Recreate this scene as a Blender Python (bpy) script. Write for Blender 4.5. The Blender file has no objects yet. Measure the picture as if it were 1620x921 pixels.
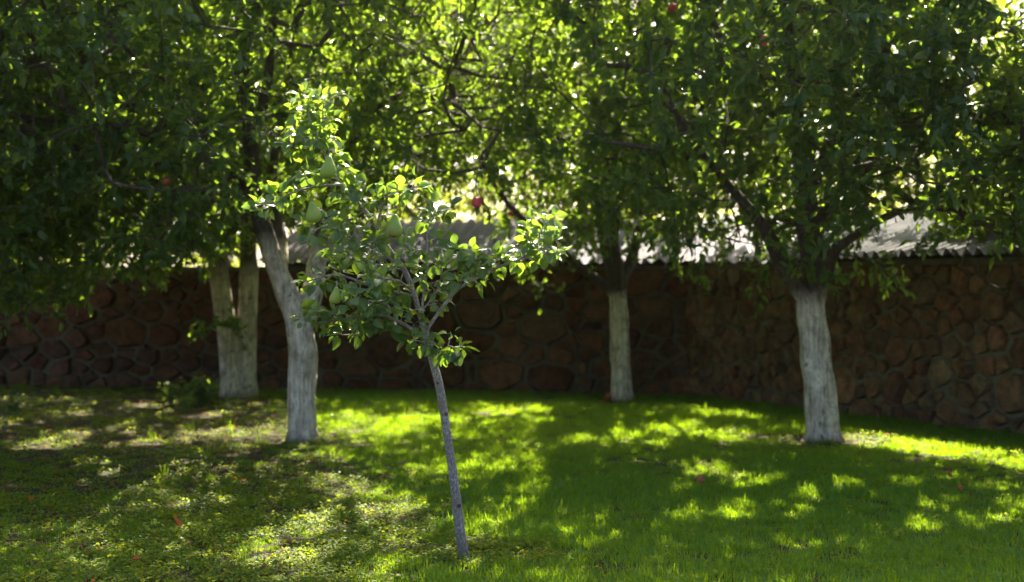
import bpy, math, random
import numpy as np
from mathutils import Vector, Matrix

# ------------------------------------------------------------------ camera, sky, sun, exposure
S = bpy.context.scene
C = S.collection
F, CX, HZ, CH = 2250.0, 810.0, 456.0, 1.30        # focal length in photo pixels, principal x, horizon row, eye height
PEAR_Y = 1.30 * F / (888 - HZ)                     # pear tree stands where its foot meets the ground

cam_d = bpy.data.cameras.new('camera')
cam_d.sensor_width = 36.0
cam_d.lens = 36.0 * F / 1620.0
cam_d.shift_y = -4.5 / 1620.0
cam_d.clip_end = 3000.0
cam_d.dof.use_dof = True
cam_d.dof.focus_distance = PEAR_Y
cam_d.dof.aperture_fstop = 2.0
cam_d.dof.aperture_blades = 9
cam = bpy.data.objects.new('camera', cam_d)
cam.location = (0, 0, CH)
cam.rotation_euler = (math.radians(90), 0, 0)
C.objects.link(cam)
S.camera = cam

SUN_EL, SUN_AZ = math.radians(42), math.radians(8)
SUN = Vector((math.sin(SUN_AZ) * math.cos(SUN_EL), math.cos(SUN_AZ) * math.cos(SUN_EL), math.sin(SUN_EL)))
W = bpy.data.worlds.new('World')
S.world = W
W.use_nodes = True
wn = W.node_tree
sky = wn.nodes.new('ShaderNodeTexSky')
sky.sky_type = 'NISHITA'
sky.sun_disc = False
sky.sun_elevation = SUN_EL
sky.sun_rotation = SUN_AZ
sky.air_density = 0.7
sky.dust_density = 5.0
sky.ozone_density = 0.4
bg = wn.nodes['Background']
bg.inputs['Strength'].default_value = 0.05
wn.links.new(sky.outputs[0], bg.inputs['Color'])
sd = bpy.data.lights.new('sun', 'SUN')
sd.energy = 5.0
sd.angle = math.radians(0.53)
sd.color = (1.0, 0.90, 0.70)
so = bpy.data.objects.new('sun', sd)
so.rotation_euler = SUN.to_track_quat('Z', 'Y').to_euler()
so.location = SUN * 60
C.objects.link(so)

S.view_settings.view_transform = 'Standard'
S.view_settings.look = 'None'
S.view_settings.exposure = 3.1
S.view_settings.gamma = 1.0
S.view_settings.use_curve_mapping = False
S.render.engine = 'CYCLES'
S.cycles.use_denoising = True
S.cycles.max_bounces = 5
S.cycles.diffuse_bounces = 3
S.cycles.glossy_bounces = 2
S.cycles.transmission_bounces = 3
S.cycles.transparent_max_bounces = 4
S.cycles.use_light_tree = False
S.cycles.caustics_reflective = False
S.cycles.caustics_refractive = False
S.cycles.sample_clamp_indirect = 6.0

HAZE = 0.0002
rng = np.random.default_rng(7)
random.seed(7)

# ------------------------------------------------------------------ helpers
def P(x, y, Y):
    """photo pixel at depth Y -> world point"""
    return np.array([(x - CX) / F * Y, Y, CH + (HZ - y) / F * Y])

def G(x, y):
    """photo pixel of a point on the ground -> world point"""
    Y = CH * F / (y - HZ)
    return np.array([(x - CX) / F * Y, Y, 0.0])

def to_px(X, Y):
    return CX + F * X / Y, HZ + CH * F / Y

_lat = rng.random((64, 64, 64)).astype(np.float32)
def vnoise(p):
    """smooth lattice noise 0..1 at points (n,3)"""
    p = np.asarray(p, dtype=np.float64)
    i = np.floor(p).astype(int); f = p - i
    f = f * f * (3 - 2 * f)
    r = 0
    for dx in (0, 1):
        for dy in (0, 1):
            for dz in (0, 1):
                w = (f[:, 0] if dx else 1 - f[:, 0]) * (f[:, 1] if dy else 1 - f[:, 1]) * (f[:, 2] if dz else 1 - f[:, 2])
                r = r + w * _lat[(i[:, 0] + dx) % 64, (i[:, 1] + dy) % 64, (i[:, 2] + dz) % 64]
    return r

def vn2(x, y, k):
    return vnoise(np.stack([np.asarray(x, float) * k, np.asarray(y, float) * k, np.full(np.shape(x), k * 1.7)], 1))

def mesh_np(name, V, T, attrs=None, smooth=False):
    V = np.asarray(V, np.float32); T = np.asarray(T, np.int32)
    me = bpy.data.meshes.new(name)
    me.vertices.add(len(V)); me.vertices.foreach_set('co', V.ravel())
    k = T.shape[1]
    me.loops.add(T.size); me.loops.foreach_set('vertex_index', T.ravel())
    me.polygons.add(len(T))
    me.polygons.foreach_set('loop_start', np.arange(0, T.size, k, dtype=np.int32))
    me.polygons.foreach_set('loop_total', np.full(len(T), k, np.int32))
    me.polygons.foreach_set('use_smooth', np.full(len(T), smooth, bool))
    for n, a in (attrs or {}).items():
        at = me.attributes.new(n, 'FLOAT', 'POINT'); at.data.foreach_set('value', np.asarray(a, np.float32))
    me.update(calc_edges=True)
    return me

def obj(name, me, m=None, parent=None):
    if isinstance(me, tuple): me = mesh_np(name, *me)
    if m is not None and not me.materials: me.materials.append(m)
    o = bpy.data.objects.new(name, me); C.objects.link(o)
    if parent is not None: o.parent = parent
    return o

def thing(name, label, cat, loc=(0, 0, 0), group=None):
    o = bpy.data.objects.new(name, None); C.objects.link(o)
    o.empty_display_size = 0.1
    o.location = [float(v) for v in loc]; tag(o, label, cat, group)
    return o

def tag(o, label=None, cat=None, group=None, kind=None):
    if label: o['label'] = label
    if cat: o['category'] = cat
    if group: o['group'] = group
    if kind: o['kind'] = kind
    return o

class Geo:
    """collects triangles in the local frame of a thing"""
    def __init__(s): s.V = []; s.T = []; s.n = 0
    def add(s, V, T):
        V = np.asarray(V, float); s.V.append(V); s.T.append(np.asarray(T, int) + s.n); s.n += len(V)
    def data(s): return np.concatenate(s.V), np.concatenate(s.T)

def resample(pts, rad, step):
    pts = np.asarray(pts, float); rad = np.asarray(rad, float)
    # Catmull-Rom through the points
    Q, R = [], []
    n = len(pts)
    for i in range(n - 1):
        p0, p1, p2, p3 = pts[max(i - 1, 0)], pts[i], pts[i + 1], pts[min(i + 2, n - 1)]
        k = max(1, int(np.linalg.norm(p2 - p1) / step))
        for j in range(k):
            t = j / k
            Q.append(0.5 * (2 * p1 + (p2 - p0) * t + (2 * p0 - 5 * p1 + 4 * p2 - p3) * t * t + (3 * p1 - p0 - 3 * p2 + p3) * t ** 3))
            R.append(rad[i] * (1 - t) + rad[i + 1] * t)
    Q.append(pts[-1]); R.append(rad[-1])
    return np.array(Q), np.array(R)

def tube(pts, rad, sides=8, step=0.1, rough=0.0, flute=0.0, seed=0.0, cap=True):
    """tapered bent tube as triangles; rough and flute make the bark uneven"""
    Q, R = resample(pts, rad, step)
    n = len(Q)
    tang = np.gradient(Q, axis=0); tang /= np.linalg.norm(tang, axis=1)[:, None] + 1e-9
    ref = np.array([0.0, 1.0, 0.0]) if abs(tang[0][1]) < 0.9 else np.array([1.0, 0, 0])
    V = np.zeros((n, sides, 3)); a = np.linspace(0, 2 * np.pi, sides, endpoint=False)
    for i in range(n):
        b = np.cross(tang[i], ref); b /= np.linalg.norm(b); c = np.cross(b, tang[i]); ref = c
        V[i] = np.cos(a)[:, None] * b + np.sin(a)[:, None] * c
    if rough or flute:
        flat = (Q[:, None, :] + V * R[:, None, None]).reshape(-1, 3)
        nz = (vnoise(flat * np.array([14, 14, 5.0]) + seed) - 0.5).reshape(n, sides)
        fl = np.sin(3 * a[None, :] + 1.3 * seed + 0.5 * np.arange(n)[:, None] * step) * flute
        V = V * (1 + rough * nz + fl)[:, :, None]
    V = (Q[:, None, :] + V * R[:, None, None]).reshape(-1, 3)
    T = []
    for i in range(n - 1):
        for j in range(sides):
            k = (j + 1) % sides
            p, q, r, s = i * sides + j, i * sides + k, (i + 1) * sides + k, (i + 1) * sides + j
            T += [(p, q, r), (p, r, s)]
    if cap:
        V = np.vstack([V, Q[-1]]); e = len(V) - 1; o = (n - 1) * sides
        T += [(o + j, o + (j + 1) % sides, e) for j in range(sides)]
    return V, np.array(T)

# leaf template: base, two left, tip, two right; folded along the midrib
LEAF_UVW = np.array([(0, 0, 0), (.30, -.24, .05), (.68, -.21, .03), (1, 0, -.10), (.68, .21, .03), (.30, .24, .05)])
LEAF_T = np.array([(0, 1, 2), (0, 2, 3), (0, 3, 4), (0, 4, 5)])
# finer leaf, with a petiole, for leaves that can be told apart
def fine_leaf(width, fold, curl, bend, seed):
    r = np.random.default_rng(seed)
    us = np.array([0.0, .14, .38, .62, .84, 1.0]); hw = np.array([0.06, .62, 1.0, .86, .46, 0.0]) * width * .5
    V = []; T = []
    cz = lambda u: -curl * u * u
    for u, h in zip(us, hw):
        side = bend * u * u
        if h == 0: V.append((u, side, cz(u))); continue
        V += [(u, side - h, cz(u) + fold * h + .02 * r.normal()), (u, side, cz(u)), (u, side + h, cz(u) + fold * h + .02 * r.normal())]
    for i in range(4):
        a, b = 3 * i, 3 * i + 3
        T += [(a, a + 1, b + 1), (a, b + 1, b), (a + 1, a + 2, b + 2), (a + 1, b + 2, b + 1)]
    T += [(12, 13, 15), (13, 14, 15)]
    k = len(V)                                   # petiole
    V += [(-.28, -.012, .05), (-.28, .012, .05), (0.02, .012, 0), (0.02, -.012, 0)]
    T += [(k, k + 1, k + 2), (k, k + 2, k + 3)]
    return np.array(V), np.array(T)
RIB = np.array([0, 1, 0] * 5 + [1] + [1] * 4, float)

def frames(U, N):
    U = U / (np.linalg.norm(U, axis=1)[:, None] + 1e-9)
    V = np.cross(N, U); V /= np.linalg.norm(V, axis=1)[:, None] + 1e-9
    return U, V, np.cross(U, V)

def leaf_mesh(name, O, U, N, size, rnd, width=1.0, droop=1.0):
    U, V, Wn = frames(U, N)
    L = LEAF_UVW * np.array([1, width, droop])
    n = len(O)
    A = O[:, None, :] + size[:, None, None] * (L[None, :, 0:1] * U[:, None, :] + L[None, :, 1:2] * V[:, None, :] + L[None, :, 2:3] * Wn[:, None, :])
    T = LEAF_T[None] + (np.arange(n) * 6)[:, None, None]
    return mesh_np(name, A.reshape(-1, 3), T.reshape(-1, 3), {'rnd': np.repeat(rnd, 6)})

# ------------------------------------------------------------------ materials
def mat(name):
    m = bpy.data.materials.new(name); m.use_nodes = True
    nt = m.node_tree; nt.nodes.clear()
    out = nt.nodes.new('ShaderNodeOutputMaterial')
    return m, nt, out

def nd(nt, t, **kw):
    n = nt.nodes.new(t)
    for k, v in kw.items():
        if k in ('operation', 'data_type', 'blend_type', 'attribute_name', 'attribute_type', 'feature', 'musgrave_type', 'distance'): setattr(n, k, v)
        else: n.inputs[k].default_value = v
    return n

def ramp(nt, fac, stops):
    r = nt.nodes.new('ShaderNodeValToRGB'); e = r.color_ramp.elements
    while len(e) < len(stops): e.new(0.5)
    for q, (p, c) in zip(e, stops): q.position = p; q.color = (*c, 1) if len(c) == 3 else c
    nt.links.new(fac, r.inputs[0]); return r.outputs[0]

def noise(nt, scale, detail=4.0, rough=0.55, vec=None, dist=0.0):
    n = nt.nodes.new('ShaderNodeTexNoise'); n.inputs['Scale'].default_value = scale
    n.inputs['Detail'].default_value = detail; n.inputs['Roughness'].default_value = rough; n.inputs['Distortion'].default_value = dist
    if vec is not None: nt.links.new(vec, n.inputs['Vector'])
    return n.outputs['Fac']

def mixc(nt, fac, a, b, blend='MIX'):
    m = nt.nodes.new('ShaderNodeMix'); m.data_type = 'RGBA'; m.blend_type = blend
    for v, i in ((fac, 0), (a, 6), (b, 7)):
        if isinstance(v, (int, float)): m.inputs[i].default_value = v
        elif isinstance(v, tuple): m.inputs[i].default_value = (*v, 1)
        else: nt.links.new(v, m.inputs[i])
    return m.outputs[2]

def mth(nt, op, a, b=None, clamp=False):
    m = nt.nodes.new('ShaderNodeMath'); m.operation = op; m.use_clamp = clamp
    for i, v in enumerate((a, b)):
        if v is None: continue
        if isinstance(v, (int, float)): m.inputs[i].default_value = v
        else: nt.links.new(v, m.inputs[i])
    return m.outputs[0]

def bump(nt, h, strength, dist=0.01):
    b = nt.nodes.new('ShaderNodeBump'); b.inputs['Strength'].default_value = strength; b.inputs['Distance'].default_value = dist
    nt.links.new(h, b.inputs['Height']); return b.outputs[0]

def geom_pos(nt): return nt.nodes.new('ShaderNodeNewGeometry').outputs['Position']

def leaf_material(name, stops, under, trans, tfac=0.42, rough=0.42, spec=0.5, ribs=False):
    m, nt, out = mat(name)
    a = nt.nodes.new('ShaderNodeAttribute'); a.attribute_name = 'rnd'
    col = ramp(nt, a.outputs['Fac'], stops)
    g = nt.nodes.new('ShaderNodeNewGeometry')
    col = mixc(nt, g.outputs['Backfacing'], col, under)
    if ribs:
        rb = nt.nodes.new('ShaderNodeAttribute'); rb.attribute_name = 'rib'
        col = mixc(nt, mth(nt, 'MULTIPLY', mth(nt, 'POWER', rb.outputs['Fac'], 7.0), .55), col, (.20, .27, .10))
        spot = ramp(nt, noise(nt, 55, 4, .7, g.outputs['Position']), [(.62, (0, 0, 0)), (.72, (.8, .8, .8))])
        col = mixc(nt, spot, col, (.11, .085, .03))
        shade = ramp(nt, noise(nt, 21, 3, .6, g.outputs['Position']), [(.3, (.70, .74, .72)), (.7, (1.25, 1.18, 1.1))])
        col = mixc(nt, 1.0, col, shade, 'MULTIPLY')
    p = nt.nodes.new('ShaderNodeBsdfPrincipled'); nt.links.new(col, p.inputs['Base Color'])
    p.inputs['Roughness'].default_value = rough; p.inputs['Specular IOR Level'].default_value = spec
    t = nt.nodes.new('ShaderNodeBsdfTranslucent')
    tc = ramp(nt, a.outputs['Fac'], [(q, tuple(c * s for c, s in zip(trans, (0.75 + .5 * q, .8 + .35 * q, 1.0)))) for q, _ in stops])
    nt.links.new(tc, t.inputs['Color'])
    mx = nt.nodes.new('ShaderNodeMixShader'); mx.inputs[0].default_value = tfac
    nt.links.new(p.outputs[0], mx.inputs[1]); nt.links.new(t.outputs[0], mx.inputs[2]); nt.links.new(mx.outputs[0], out.inputs[0])
    return m

M = {}
M['apple_leaf'] = leaf_material('apple_leaf', [(0, (.012, .050, .018)), (.5, (.022, .074, .020)), (.93, (.045, .11, .026)), (1, (.20, .19, .03))],
                                (.060, .105, .055), (.29, .46, .022), 0.44, 0.45, 0.3)
M['far_leaf'] = leaf_material('far_leaf', [(0, (.05, .10, .02)), (1, (.09, .15, .025))], (.09, .13, .05), (.46, .55, .04), 0.52)
M['pear_leaf'] = leaf_material('pear_leaf', [(0, (.020, .070, .024)), (.55, (.036, .105, .026)), (.9, (.070, .15, .030)), (1, (.20, .23, .04))],
                               (.07, .14, .045), (.28, .45, .03), 0.36, 0.36, 0.42, True)
M['grass'] = leaf_material('grass', [(0, (.014, .105, .004)), (.6, (.028, .152, .005)), (.93, (.065, .18, .008)), (1, (.26, .22, .08))], (.026, .14, .005), (.34, .54, .008), 0.46, 0.38, 0.5)
M['cover'] = leaf_material('ground_cover_leaf', [(0, (.04, .110, .007)), (.6, (.080, .160, .009)), (1, (.16, .19, .02))], (.07, .14, .012), (.34, .42, .02), 0.42, 0.6, 0.12)
M['weed'] = leaf_material('weed_leaf', [(0, (.04, .10, .02)), (1, (.09, .17, .03))], (.09, .15, .05), (.25, .38, .03), 0.4)
M['dry_leaf'] = leaf_material('dry_leaf', [(0, (.20, .07, .03)), (.5, (.38, .10, .02)), (1, (.42, .22, .07))], (.34, .10, .02), (.50, .16, .03), 0.25, 0.6, 0.2)

def bark_material(name, paint_z=None, soft=0.10, worn=.5):
    m, nt, out = mat(name)
    pos = geom_pos(nt)
    mp = nt.nodes.new('ShaderNodeMapping'); mp.inputs['Scale'].default_value = (1, 1, .28); nt.links.new(pos, mp.inputs['Vector'])
    streak = noise(nt, 38, 5, .65, mp.outputs[0], .6)
    blot = noise(nt, 9, 4, .6, pos)
    bark = ramp(nt, streak, [(.30, (.042, .034, .028)), (.55, (.10, .083, .068)), (.75, (.18, .155, .13))])
    p = nt.nodes.new('ShaderNodeBsdfPrincipled'); p.inputs['Roughness'].default_value = .85; p.inputs['Specular IOR Level'].default_value = .2
    col = bark
    if paint_z is not None:
        sep = nt.nodes.new('ShaderNodeSeparateXYZ'); nt.links.new(pos, sep.inputs[0])
        z = mth(nt, 'ADD', sep.outputs[2], mth(nt, 'MULTIPLY', mth(nt, 'SUBTRACT', noise(nt, 16, 4, .7, mp.outputs[0]), .5), .16))
        edge = mth(nt, 'SUBTRACT', 1.0, mth(nt, 'DIVIDE', mth(nt, 'SUBTRACT', z, paint_z - soft), 2 * soft, True), True)
        white = ramp(nt, blot, [(.30, (.34, .30, .22)), (.44, (.56, .51, .40)), (.68, (.82, .755, .60))])
        crack = ramp(nt, noise(nt, 30, 6, .7, mp.outputs[0], 1.2), [(.34, (0, 0, 0)), (.47, (1, 1, 1))])
        wear = ramp(nt, noise(nt, 6, 5, .7, pos), [(.30, (0, 0, 0)), (.42, (1, 1, 1))])
        foot = mth(nt, 'DIVIDE', z, .10, True)           # splashed earth at the foot
        mv = nt.nodes.new('ShaderNodeMapping'); mv.inputs['Scale'].default_value = (1, 1, .07); nt.links.new(pos, mv.inputs['Vector'])
        run = ramp(nt, noise(nt, 34, 3, .6, mv.outputs[0], .3), [(.38, (.66, .62, .55)), (.56, (1, 1, 1))])
        white = mixc(nt, 1.0, white, run, 'MULTIPLY')
        white = mixc(nt, crack, (.12, .11, .095), white)
        fac = mth(nt, 'MULTIPLY', mth(nt, 'MULTIPLY', edge, mth(nt, 'ADD', mth(nt, 'MULTIPLY', wear, worn), 1 - worn)), mth(nt, 'ADD', mth(nt, 'MULTIPLY', foot, .75), .25))
        col = mixc(nt, fac, bark, white)
    nt.links.new(col, p.inputs['Base Color'])
    nt.links.new(bump(nt, streak, .8, .012), p.inputs['Normal'])
    nt.links.new(p.outputs[0], out.inputs[0])
    return m

M['bark'] = bark_material('bark')
M['limewash'] = bark_material('limewashed_bark', 1.22)

def pear_bark():
    m, nt, out = mat('pear_bark')
    pos = geom_pos(nt)
    mp = nt.nodes.new('ShaderNodeMapping'); mp.inputs['Scale'].default_value = (1, 1, .55); nt.links.new(pos, mp.inputs['Vector'])
    n1 = noise(nt, 150, 3, .7, mp.outputs[0]); n2 = noise(nt, 14, 4, .6, pos)
    c = ramp(nt, n1, [(.36, (.10, .09, .085)), (.50, (.28, .265, .25)), (.66, (.52, .50, .47))])
    c = mixc(nt, ramp(nt, n2, [(.35, (0, 0, 0)), (.7, (.8, .8, .8))]), c, (.17, .145, .12))
    sep = nt.nodes.new('ShaderNodeSeparateXYZ'); nt.links.new(pos, sep.inputs[0])
    foot = mth(nt, 'SUBTRACT', 1.0, mth(nt, 'DIVIDE', sep.outputs[2], .16, True))
    c = mixc(nt, mth(nt, 'MULTIPLY', foot, .7), c, (.085, .065, .05))
    p = nt.nodes.new('ShaderNodeBsdfPrincipled'); p.inputs['Roughness'].default_value = .7; p.inputs['Specular IOR Level'].default_value = .35
    nt.links.new(c, p.inputs['Base Color']); nt.links.new(bump(nt, n1, .5, .004), p.inputs['Normal'])
    nt.links.new(p.outputs[0], out.inputs[0]); return m
M['pear_bark'] = pear_bark()

def fruit_material(name, base, blush, amount, speck):
    m, nt, out = mat(name)
    tc = nt.nodes.new('ShaderNodeTexCoord')
    c = mixc(nt, ramp(nt, noise(nt, 14, 3, .6, tc.outputs['Object']), [(max(0, .62 - amount), (0, 0, 0)), (min(1, .85 - amount), (1, 1, 1))]), base, blush)
    c = mixc(nt, ramp(nt, noise(nt, 330, 2, .5, tc.outputs['Object']), [(.60, (0, 0, 0)), (.70, (.5, .5, .5))]), c, speck)
    p = nt.nodes.new('ShaderNodeBsdfPrincipled'); p.inputs['Roughness'].default_value = .5; p.inputs['Specular IOR Level'].default_value = .3
    nt.links.new(c, p.inputs['Base Color']); nt.links.new(p.outputs[0], out.inputs[0]); return m
M['pear'] = fruit_material('pear_skin', (.20, .34, .055), (.26, .35, .06), .2, (.13, .17, .04))
M['pear_blush'] = fruit_material('pear_skin_russet', (.21, .32, .055), (.22, .17, .05), .08, (.13, .12, .04))
M['apple'] = fruit_material('apple_skin', (.75, .17, .19), (.66, .08, .09), .3, (.60, .25, .16))
M['apple_orange'] = fruit_material('apple_skin_orange', (.30, .12, .04), (.28, .07, .03), .3, (.5, .3, .1))

def stone_material(name, tint):
    m, nt, out = mat(name)
    oi = nt.nodes.new('ShaderNodeObjectInfo'); tc = nt.nodes.new('ShaderNodeTexCoord'); pos = geom_pos(nt)
    c = ramp(nt, oi.outputs['Random'], [(0, (.115, .060, .040)), (.2, (.175, .085, .052)), (.4, (.13, .085, .055)), (.6, (.21, .115, .065)), (.8, (.095, .060, .048)), (1, (.20, .135, .085))])
    n1 = noise(nt, 9, 6, .65, pos, .4)
    c = mixc(nt, 1.0, c, ramp(nt, n1, [(.3, (.40, .375, .345)), (.7, (1.5, 1.38, 1.2))]), 'MULTIPLY')
    c = mixc(nt, ramp(nt, noise(nt, 2.2, 4, .6, pos), [(.55, (0, 0, 0)), (.75, (.45, .45, .45))]), c, (.075, .07, .04))
    c = mixc(nt, 1.0, c, tint, 'MULTIPLY')
    p = nt.nodes.new('ShaderNodeBsdfPrincipled'); p.inputs['Roughness'].default_value = .9; p.inputs['Specular IOR Level'].default_value = .2
    nt.links.new(c, p.inputs['Base Color']); nt.links.new(bump(nt, noise(nt, 26, 7, .7, pos), .9, .03), p.inputs['Normal'])
    nt.links.new(p.outputs[0], out.inputs[0]); return m
M['stone'] = stone_material('red_brown_stone', (.78, .74, .74))
M['stone_ochre'] = stone_material('ochre_brown_stone', (1.25, 1.38, 1.30))

def plain(name, stops, scale, rough=.9, spec=.2, bs=.6, bd=.02, metallic=0.0):
    m, nt, out = mat(name); pos = geom_pos(nt)
    n = noise(nt, scale, 7, .65, pos, .3)
    p = nt.nodes.new('ShaderNodeBsdfPrincipled'); p.inputs['Roughness'].default_value = rough; p.inputs['Specular IOR Level'].default_value = spec
    p.inputs['Metallic'].default_value = metallic
    nt.links.new(ramp(nt, n, stops), p.inputs['Base Color'])
    nt.links.new(bump(nt, n, bs, bd), p.inputs['Normal']); nt.links.new(p.outputs[0], out.inputs[0]); return m
M['mortar'] = plain('mortar', [(.3, (.075, .068, .046)), (.7, (.15, .135, .09))], 8)
M['mortar_olive'] = plain('olive_mortar', [(.3, (.10, .095, .058)), (.7, (.19, .18, .12))], 8)
M['galvanised'] = plain('galvanised_sheet', [(.3, (.15, .15, .165)), (.7, (.25, .25, .265))], 3, .8, .05, .05, .01, .0)
M['fibre'] = plain('weathered_fibre_sheet', [(.3, (.12, .117, .14)), (.7, (.20, .195, .225))], 4, .8, .1, .15, .01)
M['brick_red'] = plain('red_brown_render', [(.3, (.20, .085, .065)), (.7, (.29, .13, .10))], 6)
M['timber'] = plain('dark_timber', [(.3, (.045, .032, .024)), (.7, (.09, .065, .045))], 12)

def ground_material():
    m, nt, out = mat('soil_ground'); pos = geom_pos(nt)
    a = noise(nt, 1.3, 6, .6, pos); b = noise(nt, 22, 7, .7, pos, .5); d = noise(nt, 95, 4, .7, pos)
    c = ramp(nt, b, [(.3, (.028, .018, .010)), (.5, (.060, .040, .022)), (.72, (.11, .078, .045))])
    c = mixc(nt, ramp(nt, a, [(.40, (0, 0, 0)), (.62, (.55, .55, .55))]), c, (.055, .075, .018))
    p = nt.nodes.new('ShaderNodeBsdfPrincipled'); p.inputs['Roughness'].default_value = .95; p.inputs['Specular IOR Level'].default_value = .15
    nt.links.new(c, p.inputs['Base Color'])
    nt.links.new(bump(nt, mth(nt, 'ADD', b, mth(nt, 'MULTIPLY', d, .5)), 1.0, .03), p.inputs['Normal'])
    nt.links.new(p.outputs[0], out.inputs[0]); return m
M['ground'] = ground_material()

# ------------------------------------------------------------------ ground
gv = [(-250, -250, 0), (250, -250, 0), (250, 400, 0), (-250, 400, 0)]
tag(obj('ground', (gv, [(0, 1, 2, 3)]), M['ground']), 'brown garden soil sheet under the lawn and trees', None, None, 'structure')

# ------------------------------------------------------------------ stone walls
COR = G(1090, 625)[:2]
WALL_H = CH * 205 / 169
DL = (G(500, 617)[:2] - COR); DL /= np.linalg.norm(DL)
DR = (G(1620, 690)[:2] - COR); DR /= np.linalg.norm(DR)

def clip(poly, n, d):
    res = []
    for i in range(len(poly)):
        a, b = poly[i], poly[(i + 1) % len(poly)]
        da, db = a @ n - d, b @ n - d
        if da <= 0: res.append(a)
        if da * db < 0: res.append(a + (b - a) * da / (da - db))
    return res

def stone_wall(name, label, start, direction, length, nrm, cells, aspect, seed, stone_mat, mortar_mat):
    """solid mortar core with a power-diagram of separate field stones set proud of it"""
    r = np.random.default_rng(seed)
    root = thing(name, label, 'wall', (start[0], start[1], 0))
    TH = 0.38
    e = np.array([direction[0], direction[1], 0]); nv = np.array([nrm[0], nrm[1], 0]); up = np.array([0, 0, 1.0])
    def box(u0, u1, w0, w1, z0, z1):
        V = [e * u + nv * w + up * z for u in (u0, u1) for w in (w0, w1) for z in (z0, z1)]
        Tq = [(0, 1, 3, 2), (4, 6, 7, 5), (0, 4, 5, 1), (2, 3, 7, 6), (0, 2, 6, 4), (1, 5, 7, 3)]
        return V, Tq
    obj('mortar_core', box(0, length, -TH, 0, -.15, WALL_H - .05), mortar_mat, root)
    obj('coping', box(-.02, length, -TH - .03, .045, WALL_H - .05, WALL_H), M['mortar'], root)
    H = WALL_H - .055
    # seeds by dart throwing with varied radii, in a space squeezed by the stones' aspect
    pts, rad = [], []
    tries = 0
    while len(pts) < cells and tries < 40000:
        tries += 1
        rr = r.choice([.075, .11, .15, .20], p=[.25, .35, .27, .13]) * (1.0 if tries < 9000 else .75)
        q = np.array([r.uniform(0, length), r.uniform(0, H)])
        ok = True
        for p_, r_ in zip(pts, rad):
            if math.hypot((p_[0] - q[0]) / aspect, p_[1] - q[1]) < (rr + r_) * .86: ok = False; break
        if ok: pts.append(q); rad.append(rr)
    sc = np.array([1 / aspect, 1.0])
    Q = np.array(pts) * sc; R = np.array(rad)
    for i in range(len(Q)):
        poly = [np.array(c) * sc for c in ((.0, .0), (length, .0), (length, H), (0, H))]
        gap = r.uniform(.006, .014)
        dist = np.linalg.norm(Q - Q[i], axis=1)
        for j in np.argsort(dist)[1:26]:
            n = Q[j] - Q[i]; L = np.linalg.norm(n); n = n / L
            t = (L * L + R[i] ** 2 - R[j] ** 2) / (2 * L)
            poly = clip(poly, n, Q[i] @ n + t - gap)
            if len(poly) < 3: break
        if len(poly) < 3: continue
        poly = np.array(poly) / sc
        cut = []
        for k in range(len(poly)):                       # chipped corners
            a, b = poly[k], poly[(k + 1) % len(poly)]
            f = r.uniform(.06, .16)
            cut += [a + (b - a) * f, b + (a - b) * r.uniform(.06, .16)]
        poly = np.array(cut) + r.normal(0, .009, (len(cut), 2))
        c = poly.mean(0); n = len(poly)
        proud = r.uniform(.025, .075); slope = r.normal(0, .16, 2)
        V = []
        for q in poly: V.append(e * (q[0] - c[0]) + up * (q[1] - c[1]) - nv * .02)
        for q in poly:
            g = c + (q - c) * r.uniform(.80, .90); V.append(e * (g[0] - c[0]) + up * (g[1] - c[1]) + nv * max(.006, proud + (g - c) @ slope + r.normal(0, .004)))
        V.append(nv * (proud + r.uniform(0, .02)))
        T = []
        for k in range(n):
            l = (k + 1) % n
            T += [(k, l, n + l), (k, n + l, n + k), (n + k, n + l, 2 * n)]
        o = obj('stone', (V, T), stone_mat, root)
        o.location = e * c[0] + up * c[1]
    return root

NL = np.array([DL[1], -DL[0]]); NL = NL if NL[1] < 0 else -NL
NR = np.array([DR[1], -DR[0]]); NR = NR if NR[0] < 0 else -NR
stone_wall('stone_wall', 'dark brown field stone wall running behind the two whitewashed trees with split trunks', COR, DL, 12.5, NL, 290, 1.55, 3, M['stone'], M['mortar'])
stone_wall('stone_wall', 'reddish brown field stone wall beside the thick straight whitewashed tree, under striped metal roof', COR, DR, 8.0, NR, 295, 1.1, 5, M['stone_ochre'], M['mortar_olive'])

# ------------------------------------------------------------------ roofs behind the walls
def wave_sheet(w, l, pitch, amp, seg=8, thick=.006):
    nx = int(w / pitch * seg) + 1
    xs = np.linspace(0, w, nx); V = []; T = []
    for s in (0, 1):
        for y in (0.0, l):
            for x in xs: V.append((x, y, amp * math.sin(2 * math.pi * x / pitch) - s * thick))
    idx = lambda s, j, i: (s * 2 + j) * nx + i
    for i in range(nx - 1):
        T.append((idx(0, 0, i), idx(0, 0, i + 1), idx(0, 1, i + 1), idx(0, 1, i)))
        T.append((idx(1, 0, i), idx(1, 1, i), idx(1, 1, i + 1), idx(1, 0, i + 1)))
        T.append((idx(0, 0, i), idx(1, 0, i), idx(1, 0, i + 1), idx(0, 0, i + 1)))
    return np.array(V), np.array(T)

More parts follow.
